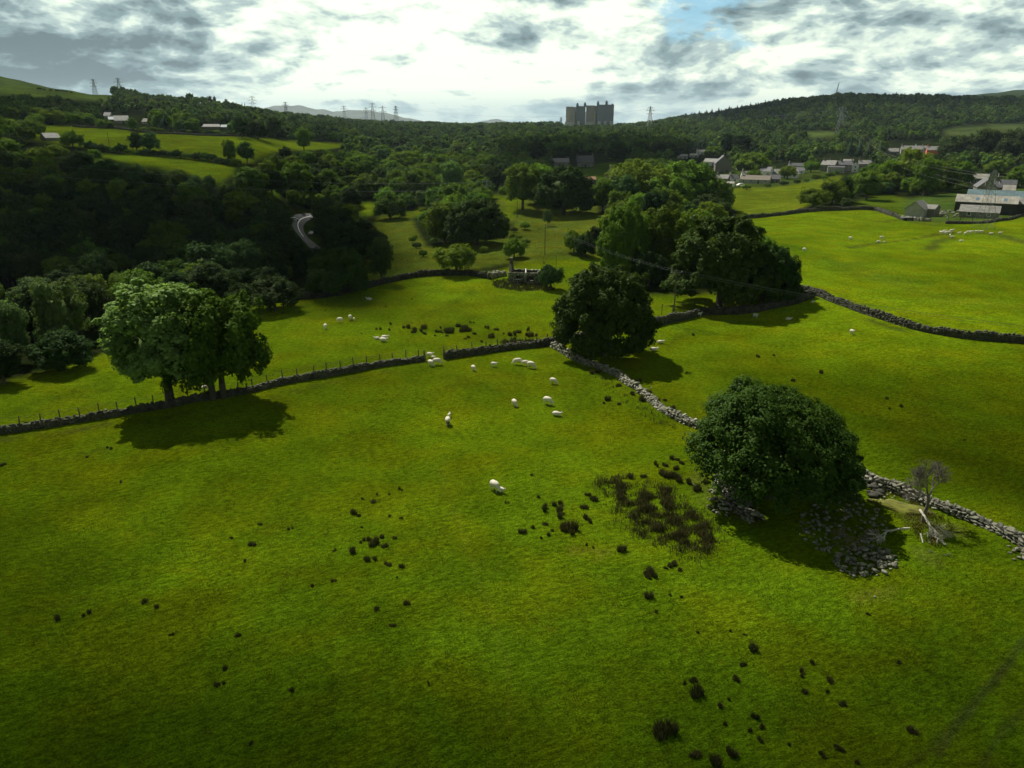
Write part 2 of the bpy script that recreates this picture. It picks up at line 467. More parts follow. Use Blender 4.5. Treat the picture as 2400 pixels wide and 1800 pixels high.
# trodden, poached and bare places: (outline of a line in the photograph, half width in m, colour, strength)
BROWN = (0.060, 0.058, 0.020); DARKG = (0.045, 0.075, 0.008); MUD = (0.040, 0.036, 0.018); YEL = (0.135, 0.165, 0.010)
TRACKS = [
 ([(1990, 580), (2060, 570), (2140, 560), (2200, 548), (2260, 545)], 1.3, MUD, 0.7), ([(2180, 585), (2200, 565), (2225, 558)], 2.5, MUD, 0.55), ([(2300, 545), (2350, 552), (2400, 568)], 3.2, MUD, 0.6),
 ([(1860, 675), (1900, 680), (1930, 684)], 1.2, MUD, 0.5), ([(2040, 750), (2090, 768), (2110, 772)], 1.2, MUD, 0.5),
 ([(0, 1033), (130, 1016), (330, 985), (460, 962)], 0.5, BROWN, 0.6), ([(560, 948), (800, 890), (920, 868)], 0.35, BROWN, 0.4),
 ([(2400, 1500), (2330, 1600), (2260, 1680), (2200, 1770)], 0.18, MUD, 0.6), ([(2380, 1545), (2300, 1620), (2180, 1760), (2120, 1800)], 0.16, MUD, 0.5), ([(2400, 1660), (2330, 1740), (2300, 1800)], 0.2, MUD, 0.5),
 ([(1030, 1100), (1100, 1300), (1190, 1560), (1200, 1800)], 0.18, YEL, 0.35), ([(0, 1110), (90, 1095), (180, 1068), (250, 1050)], 0.12, DARKG, 0.8), ([(0, 980), (100, 940), (230, 900), (330, 885)], 0.16, DARKG, 0.7), ([(30, 975), (130, 950), (280, 905)], 0.12, DARKG, 0.6),
 ([(950, 760), (1040, 720), (1100, 690), (1110, 670)], 0.18, DARKG, 0.7), ([(1140, 690), (1250, 705), (1320, 705)], 0.18, DARKG, 0.6), ([(40, 1432), (130, 1415), (200, 1405)], 0.10, DARKG, 0.7),
 ([(1050, 905), (1200, 900), (1350, 905)], 0.2, DARKG, 0.4), ([(1575, 760), (1620, 775), (1580, 800), (1560, 815)], 0.16, DARKG, 0.7), ([(1600, 770), (1700, 790)], 0.16, DARKG, 0.5),
 ([(1760, 560), (1900, 595), (2000, 640), (2150, 660)], 5.0, (0.06, 0.115, 0.006), 0.5), ([(2000, 620), (2200, 700), (2400, 720)], 5.0, YEL, 0.35),
 ([(1340, 1290), (1430, 1290), (1400, 1310)], 0.5, (0.14, 0.12, 0.02), 0.35), ([(2010, 1395), (2090, 1380)], 0.8, (0.12, 0.13, 0.02), 0.5), ([(1960, 1095), (2060, 1130), (2120, 1160)], 0.9, (0.16, 0.13, 0.02), 0.55),
 ([(1640, 1120), (1700, 1200), (1720, 1210)], 1.4, (0.13, 0.12, 0.03), 0.4), ([(2130, 1190), (2170, 1230), (2230, 1240)], 1.5, (0.10, 0.075, 0.025), 0.6), ([(2150, 1290), (2180, 1310)], 1.0, (0.12, 0.13, 0.02), 0.5),
 ([(1180, 640), (1300, 668), (1420, 660)], 1.2, (0.05, 0.07, 0.01), 0.4), ([(2060, 520), (2110, 516), (2190, 528)], 2.0, BROWN, 0.5),
]
for pts, w, c, s in TRACKS:
    ptw = PW(pts)
    wob = 1 + 0.35 * _wave(gx, gy, int(pts[0][0]) + 11, 3.0, 5) * (w < 3)
    dd = seg_dist(gx, gy, ptw)
    cellr = np.maximum(w, rd * 0.006)
    f = np.clip(1.25 - dd / (cellr * np.clip(wob, 0.4, 1.8)), 0, 1)[..., None] * s * np.minimum(1, w / cellr)[..., None] ** 0.5
    colr = colr * (1 - f) + np.array(c) * f
# shallow ruts in the shape of the land where the darker lines run
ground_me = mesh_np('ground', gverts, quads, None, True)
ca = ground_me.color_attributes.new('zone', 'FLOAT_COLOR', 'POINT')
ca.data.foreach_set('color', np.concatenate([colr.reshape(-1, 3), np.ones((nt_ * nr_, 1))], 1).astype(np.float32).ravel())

gm = bpy.data.materials.new('grassland'); gm.use_nodes = True; gm.node_tree.nodes.clear()
N = NT(gm.node_tree)
geo = N.new('ShaderNodeNewGeometry'); pos = geo.outputs['Position']
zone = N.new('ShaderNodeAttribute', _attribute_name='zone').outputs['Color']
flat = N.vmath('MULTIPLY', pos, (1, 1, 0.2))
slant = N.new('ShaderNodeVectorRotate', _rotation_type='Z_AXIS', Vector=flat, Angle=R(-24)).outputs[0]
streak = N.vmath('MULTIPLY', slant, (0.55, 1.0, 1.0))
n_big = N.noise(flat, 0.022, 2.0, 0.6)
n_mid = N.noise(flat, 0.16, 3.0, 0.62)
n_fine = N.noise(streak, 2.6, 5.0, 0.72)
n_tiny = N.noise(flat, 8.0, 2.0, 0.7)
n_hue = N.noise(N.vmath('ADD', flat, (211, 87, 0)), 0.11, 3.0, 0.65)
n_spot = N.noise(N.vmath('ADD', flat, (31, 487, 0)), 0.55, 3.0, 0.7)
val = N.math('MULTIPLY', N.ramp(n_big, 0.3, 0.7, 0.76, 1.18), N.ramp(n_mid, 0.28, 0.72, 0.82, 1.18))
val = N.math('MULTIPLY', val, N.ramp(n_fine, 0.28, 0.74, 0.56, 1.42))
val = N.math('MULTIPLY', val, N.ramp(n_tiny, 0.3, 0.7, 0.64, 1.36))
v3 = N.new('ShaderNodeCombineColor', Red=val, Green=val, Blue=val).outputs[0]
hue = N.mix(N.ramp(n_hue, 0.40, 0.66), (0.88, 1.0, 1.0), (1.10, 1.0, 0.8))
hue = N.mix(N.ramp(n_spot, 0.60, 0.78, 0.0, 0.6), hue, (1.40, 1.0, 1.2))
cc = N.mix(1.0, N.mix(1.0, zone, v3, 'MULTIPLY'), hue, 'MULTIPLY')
dif = N.new('ShaderNodeBsdfDiffuse', Color=cc, Roughness=0.9)
trn = N.new('ShaderNodeBsdfTranslucent', Color=cc)
hsum = N.math('ADD', N.math('MULTIPLY', n_fine, 0.42), N.math('MULTIPLY', n_tiny, 0.10))
hsum = N.math('ADD', hsum, N.math('MULTIPLY', n_mid, 0.8))
bp = N.new('ShaderNodeBump', Strength=1.0, Distance=0.65, Height=hsum)
N.l.new(bp.outputs[0], dif.inputs['Normal'])
out = N.new('ShaderNodeOutputMaterial'); N.l.new(dif.outputs[0], out.inputs[0])
ground_me.materials.append(gm)
ground = link('ground', ground_me, kind='structure')

# ------------------------------------------------------------------ road
road_mat = mat('asphalt', (0.05, 0.053, 0.057), 0.8, 0.2, 0.6)
paint = mat('road_paint', (0.62, 0.62, 0.58), 0.6, 0.1, 2.0)
def ribbon(name, pts, w, m, lift, parent=None, off=0.0, **kw):
    vs = []; n = len(pts)
    for i, p in enumerate(pts):
        a = np.array(pts[max(i - 1, 0)]); b = np.array(pts[min(i + 1, n - 1)]); t = (b - a) / (np.linalg.norm(b - a) + 1e-9)
        nn = np.array([-t[1], t[0]])
        for s in (-1, -0.33, 0.33, 1):
            q = np.array(p) + nn * (off + s * w / 2)
            vs.append((q[0], q[1], float(zf(*q)) + lift))
    fs = [(4 * i + j, 4 * i + j + 1, 4 * i + 5 + j, 4 * i + 4 + j) for i in range(n - 1) for j in range(3)]
    me = bpy.data.meshes.new(name); me.from_pydata(vs, [], fs); me.materials.append(m)
    return link(name, me, parent, **kw)
def spline(pts, n):
    pts = [np.array(p, float) for p in pts]; P = [2 * pts[0] - pts[1]] + pts + [2 * pts[-1] - pts[-2]]; outp = []
    for i in range(1, len(P) - 2):
        for k in range(n):
            t = k / n
            outp.append(0.5 * ((2 * P[i]) + (-P[i - 1] + P[i + 1]) * t + (2 * P[i - 1] - 5 * P[i] + 4 * P[i + 1] - P[i + 2]) * t * t + (-P[i - 1] + 3 * P[i] - 3 * P[i + 1] + P[i + 2]) * t ** 3))
    outp.append(pts[-1]); return outp
ROAD = spline(PW([(800, 498), (745, 505), (712, 512), (698, 524), (702, 545), (722, 568), (748, 597), (790, 640)]), 10)
road = ribbon('road', ROAD, 4.4, road_mat, 0.45, kind='structure')
ribbon('centre_line', ROAD[6:46], 0.35, paint, 0.50, road, 0.2)
# ------------------------------------------------------------------ trees
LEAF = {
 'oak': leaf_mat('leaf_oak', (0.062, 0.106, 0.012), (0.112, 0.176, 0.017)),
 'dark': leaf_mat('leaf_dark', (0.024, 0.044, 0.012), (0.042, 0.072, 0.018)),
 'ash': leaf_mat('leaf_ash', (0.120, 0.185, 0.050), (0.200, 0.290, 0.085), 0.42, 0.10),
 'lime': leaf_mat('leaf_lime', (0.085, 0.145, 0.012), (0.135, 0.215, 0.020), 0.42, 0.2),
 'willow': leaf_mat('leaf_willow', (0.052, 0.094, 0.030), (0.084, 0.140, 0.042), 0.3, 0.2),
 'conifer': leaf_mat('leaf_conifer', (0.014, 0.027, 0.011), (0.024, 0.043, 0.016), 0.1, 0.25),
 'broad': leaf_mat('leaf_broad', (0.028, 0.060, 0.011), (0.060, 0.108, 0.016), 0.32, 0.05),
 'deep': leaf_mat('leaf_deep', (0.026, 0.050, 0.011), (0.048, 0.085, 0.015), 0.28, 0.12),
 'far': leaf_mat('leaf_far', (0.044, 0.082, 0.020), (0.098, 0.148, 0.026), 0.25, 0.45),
}
BARK = mat('bark', (0.070, 0.060, 0.045), 0.95, 0.35, 3.0, 0.03)
BARKG = mat('bark_grey', (0.14, 0.125, 0.095), 0.9, 0.35, 4.0, 0.02)

def unit(n, rng):
    v = rng.normal(size=(n, 3)); return v / np.linalg.norm(v, axis=1, keepdims=True)

def leaf_quads(P, Nrm, S, rng):
    """one quad per point, facing about Nrm, of size S"""
    n = len(P)
    Nn = Nrm / (np.linalg.norm(Nrm, axis=1, keepdims=True) + 1e-9) + rng.normal(size=(n, 3)) * 0.32
    Nn /= np.linalg.norm(Nn, axis=1, keepdims=True)
    t = np.cross(Nn, unit(n, rng)); t /= np.linalg.norm(t, axis=1, keepdims=True) + 1e-9
    b = np.cross(Nn, t)
    S = S[:, None] if np.ndim(S) else S
    a = t * S * 0.5; c = b * S * 0.5 * rng.uniform(0.6, 1.0, (n, 1))
    k = Nn * S * 0.16
    V = np.stack([P - a, P - c + k, P + a, P + c + k], 1).reshape(-1, 3)
    return V, np.arange(4 * n).reshape(n, 4)

def ico(sub):
    import bmesh
    bm = bmesh.new(); bmesh.ops.create_icosphere(bm, subdivisions=sub, radius=1.0)
    v = np.array([x.co[:] for x in bm.verts]); f = np.array([[q.index for q in p.verts] for p in bm.faces]); bm.free()
    return v, f
ICO1, ICO2 = ico(1), ico(2)

def crown_lobes(rng, n, shape):
    """lobes on a unit crown: x, y in -1..1, z 0..1; returns centres, radii"""
    C = []; Rr = []
    for i in range(n * 30):
        if len(C) >= n: break
        v = unit(1, rng)[0]
        if v[2] < -0.55: continue
        q = rng.uniform(0.50, 0.74)
        rr = rng.uniform(0.20, 0.34)
        c = np.array([v[0] * q, v[1] * q, 0.5 + 0.5 * v[2] * q * 1.0])
        if shape == 'dome':
            c = np.array([v[0] * q * 1.05, v[1] * q * 1.05, 0.40 + 0.40 * v[2] * (1.0 if v[2] > 0 else 0.75) * q / 0.74]); 
        if shape in ('cap', 'caphigh'):
            if v[2] < -0.12: continue
            sr = 0.80 * max(1 - max(v[2], 0) ** 2, 0.0) ** 0.36 / (math.hypot(v[0], v[1]) + 1e-6); zl = 0.21 if shape == 'cap' else 0.33; c = np.array([v[0] * sr, v[1] * sr, zl + (0.76 - zl) * max(v[2], 0) ** 0.95]); rr = rng.uniform(0.15, 0.25)
        if shape == 'tall':
            c[:2] *= 0.85
        if shape == 'bush':
            c = np.array([v[0] * q, v[1] * q, 0.33 + 0.5 * abs(v[2]) * q])
        if any(np.linalg.norm((c - k) * (1, 1, 1.6)) < (0.22 if 'cap' in shape else 0.30) for k in C): continue
        C.append(c); Rr.append(rr)
    return np.array(C), np.array(Rr)

def crown(rng, shape='dome', lobes=22, sub=9, leaves=60, size=0.045, zasp=1.0, gap=0.0, core=0.55, coresub=2, skin=0.55, skew=0.0):
    """crown of clumped leaves; unit size 2 x 2 x 1, zasp = height over width"""
    C, Rr = crown_lobes(rng, lobes, shape)
    Z = 2.0 * zasp                                 # unit height in crown half widths
    Cw = C * (1, 1, Z)
    V = []; F = []; o = 0
    # inner clump tops
    SP = []; SR = []; SN = []
    ctr = np.array([0, 0, 0.38 * Z])
    for c, r in zip(Cw, Rr):
        out = c - ctr; out /= np.linalg.norm(out) + 1e-9
        d = unit(sub * 3, rng); d = d[(d @ out) > -0.35][:sub]
        for k in d:
            SP.append(c + k * r * (rng.uniform(0.62, 0.95) if rng.random() < 0.8 else rng.uniform(1.0, 1.35))); SR.append(r * rng.uniform(0.26, 0.44)); SN.append(k)
    SP = np.array(SP); SR = np.array(SR)
    if gap: keep = rng.random(len(SP)) > gap; SP = SP[keep]; SR = SR[keep]
    # a looser skin of leaves over whole lobes
    nl = int(len(SP) * leaves * skin / max(len(Cw), 1)); li = np.repeat(np.arange(len(Cw)), nl); ld = unit(len(li), rng)
    LP = Cw[li] + ld * (Rr[li] * rng.uniform(0.62, 1.0, len(li)))[:, None]; LN = ld * 0.7 + np.array([0, 0, 0.5])
    n = len(SP) * leaves
    idx = np.repeat(np.arange(len(SP)), leaves)
    dirs = unit(n, rng); dirs[:, 2] = np.where(rng.random(n) < 0.45, np.abs(dirs[:, 2]), dirs[:, 2])
    rad = SR[idx] * rng.uniform(0.45, 1.12, n) ** 0.8
    P = SP[idx] + dirs * rad[:, None]
    nr = dirs * 0.6 + np.array([0, 0, 0.55]) + (P - ctr) / np.linalg.norm(P - ctr, axis=1, keepdims=True) * 0.5
    P = np.concatenate([P, LP]); nr = np.concatenate([nr, LN])
    ok = P[:, 2] > 0.02 * Z
    P = P[ok]; nr = nr[ok]
    v, f = leaf_quads(P, nr, size * rng.uniform(0.7, 1.35, len(P)), rng)
    V.append(v); F4 = [f]; o = len(v)
    F3 = []
    iv, jf = ICO2 if coresub == 2 else ICO1
    for c, r in zip(Cw, Rr):
        w = iv * r * core * (1 + 0.22 * rng.normal(size=(len(iv), 1)).clip(-1, 1)) + c * (0.97, 0.97, 1.0)
        V.append(w); F3.append(jf + o); o += len(w)
    w = ICO2[0] * (0.42, 0.42, 0.22 * Z) * (1 + 0.15 * rng.normal(size=(len(ICO2[0]), 1)).clip(-1, 1)) + (0, 0, 0.42 * Z)
    V.append(w); F3.append(ICO2[1] + o)
    V = np.concatenate(V)
    if skew: V[:, 2] *= 1 - skew * np.clip(V[:, 0] + 0.1, -0.3, 1.1)
    return V, [np.concatenate(F4), np.concatenate(F3)], Cw * (1, 1, 0.9)

def conifer_crown(rng, layers=16, per=26, size=0.20, zasp=1.5):
    V = []; Z = 2 * zasp; P = []; S = []; NN = []
    for i in range(layers):
        t = (i + 0.5) / layers; z = Z * (0.08 + 0.92 * t); r = (1 - t) ** 0.85 * 0.95 + 0.03
        m = max(5, int(per * (1 - t) + 4))
        a = rng.uniform(0, 6.28, m); q = rng.uniform(0.35, 1.0, m) ** 0.6 * r * rng.uniform(0.8, 1.15, m)
        P.append(np.stack([np.cos(a) * q, np.sin(a) * q, z - q * 0.25 + rng.normal(size=m) * 0.03], 1)); S.append(np.full(m, size * (0.55 + 0.6 * (1 - t))))
        NN.append(np.stack([np.cos(a) * 0.5, np.sin(a) * 0.5, np.full(m, 0.9)], 1))
    P = np.concatenate(P); v, f = leaf_quads(P, np.concatenate(NN), np.concatenate(S), rng)
    n = 10; cv = [(0, 0, Z * 0.93)] + [(0.62 * math.cos(6.283 * k / n), 0.62 * math.sin(6.283 * k / n), Z * 0.1) for k in range(n)]
    cf = np.array([[0, 1 + k, 1 + (k + 1) % n] for k in range(n)]) + len(v)
    return np.concatenate([v, np.array(cv)]), [f, cf], None

def trunk_mb(rng, H, r, Cw=None, limbs=5, double=False):
    m = MB(); starts = [(0, 0)] if not double else [(-r * 1.8, 0), (r * 1.8, r)]
    for sx, sy in starts:
        p = Vector((sx, sy, -0.6)); q = Vector((sx * 1.2 + rng.normal() * r * 0.6, sy + rng.normal() * r * 0.6, H * 0.42))
        m.bar((p.x, p.y, -0.6), (p.x, p.y, 0.25), r * 1.7, r * 1.12, 8); m.bar((p.x, p.y, 0.25), q, r * 1.12, r * 0.72, 8)
        if Cw is not None:
            for c in Cw[rng.permutation(len(Cw))[:limbs]]:
                mid = q.lerp(Vector(c), 0.5) + Vector((0, 0, -0.03 * H))
                m.bar(q - Vector((0, 0, H * rng.uniform(0, 0.12))), mid, r * 0.5, r * 0.3, 6); m.bar(mid, Vector(c), r * 0.3, r * 0.1, 5)
        else: m.bar(q, (q.x * 0.3, q.y * 0.3, H * 0.9), r * 0.7, r * 0.1, 6)
    return m

# prototypes: unit crown half width 1; placed with scale (w/2, w/2, h/Z)
PROTO = {}
def proto(key, leafkey, seed, kind='crown', tr=0.055, double=False, **kw):
    rng = np.random.default_rng(seed)
    if kind == 'conifer': v, f, Cw = conifer_crown(rng, **kw); zasp = kw.get('zasp', 1.5)
    else: v, f, Cw = crown(rng, **kw); zasp = kw.get('zasp', 1.0)
    me = mesh_np('crown', v, f, LEAF[leafkey])
    tm = trunk_mb(rng, 2 * zasp, tr, Cw, 6, double).mesh('trunk', BARK, True)
    PROTO[key] = (me, tm, 2 * zasp, v[:, 2].max())
SHR = {}
def variant(key, newkey, leafkey):
    me, tm, Z, zt = PROTO[key]
    m2 = me.copy(); m2.name = 'crown'; m2.materials.clear(); m2.materials.append(LEAF[leafkey])
    PROTO[newkey] = (m2, tm, Z, zt)

proto('hero_dome', 'broad', 101, shape='caphigh', gap=0.14, lobes=64, sub=10, leaves=80, size=0.031, skew=0.20, zasp=0.82)
proto('hero_ash', 'ash', 102, shape='tall', lobes=30, sub=9, leaves=70, size=0.062, zasp=1.40, gap=0.25, core=0.4, tr=0.06)
proto('hero_round', 'oak', 103, shape='dome', lobes=34, sub=10, leaves=70, size=0.054, zasp=1.01, gap=0.1, core=0.5, tr=0.05, double=True)
proto('hero_dark', 'oak', 104, shape='dome', lobes=38, sub=10, leaves=60, size=0.05, zasp=0.90, tr=0.06)
proto('hero_tall', 'oak', 105, shape='tall', lobes=40, sub=10, leaves=55, size=0.055, zasp=1.09)
proto('hero_low', 'deep', 106, shape='cap', lobes=52, sub=9, leaves=60, size=0.045, zasp=0.95, gap=0.05)
proto('hero_low2', 'deep', 107, shape='cap', lobes=44, sub=9, leaves=55, size=0.050, zasp=1.1, gap=0.08)
variant('hero_low2', 'hero_low2_oak', 'oak')
for i in range(5):
    proto('mid%d' % i, 'oak', 200 + i, shape=['dome', 'tall', 'dome', 'tall', 'bush'][i], lobes=[22, 20, 26, 18, 18][i], sub=8, leaves=40, size=0.060, zasp=[0.82, 1.05, 0.92, 1.15, 0.72][i], gap=[0, 0.1, 0.05, 0.2, 0][i], coresub=1, tr=0.05)
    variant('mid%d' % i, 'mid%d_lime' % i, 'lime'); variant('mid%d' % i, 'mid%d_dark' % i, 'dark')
    variant('mid%d' % i, 'mid%d_willow' % i, 'willow'); variant('mid%d' % i, 'mid%d_ash' % i, 'ash')
for i in range(4):
    proto('far%d' % i, 'far', 300 + i, shape=['dome', 'tall', 'dome', 'bush'][i], lobes=11, sub=4, leaves=9, size=0.19, zasp=[0.85, 1.05, 0.95, 0.75][i], coresub=1, core=0.75, tr=0.05)
    variant('far%d' % i, 'far%d_dark' % i, 'dark'); variant('far%d' % i, 'far%d_lime' % i, 'lime')
proto('conifer0', 'conifer', 401, 'conifer', 0.04, zasp=1.25)
proto('conifer1', 'conifer', 402, 'conifer', 0.04, zasp=1.6)
proto('conifer_far', 'conifer', 403, 'conifer', 0.04, layers=8, per=9, size=0.42, zasp=1.3)

def plant(key, x, y, w, h, label, name='broadleaf_tree', cat='tree', group=None, rz=None, dz=0.0):
    me, tm, Z, zt = PROTO[key]
    z = float(zf(x, y)) + dz
    o = thing(name, label, cat, (x, y, z), RNG.uniform(0, 6.28) if rz is None else rz, group, (w / 2 * 0.98, w / 2 * 0.98, h / zt))
    link('crown', me, o); link('trunk', tm, o)
    return o
def plant_px(key, bx, by, wpx, hpx, label, **kw):
    p = G(bx, by); dpt = depth_at(p)
    # height measured up the picture to world metres
    w = wpx * dpt / FPX; h = hpx * dpt / FPX / math.cos(math.atan2(CAM_H - p[2], math.hypot(p[0], p[1]))) * 0.97
    return plant(key, p[0], p[1], w, h, label, **kw)

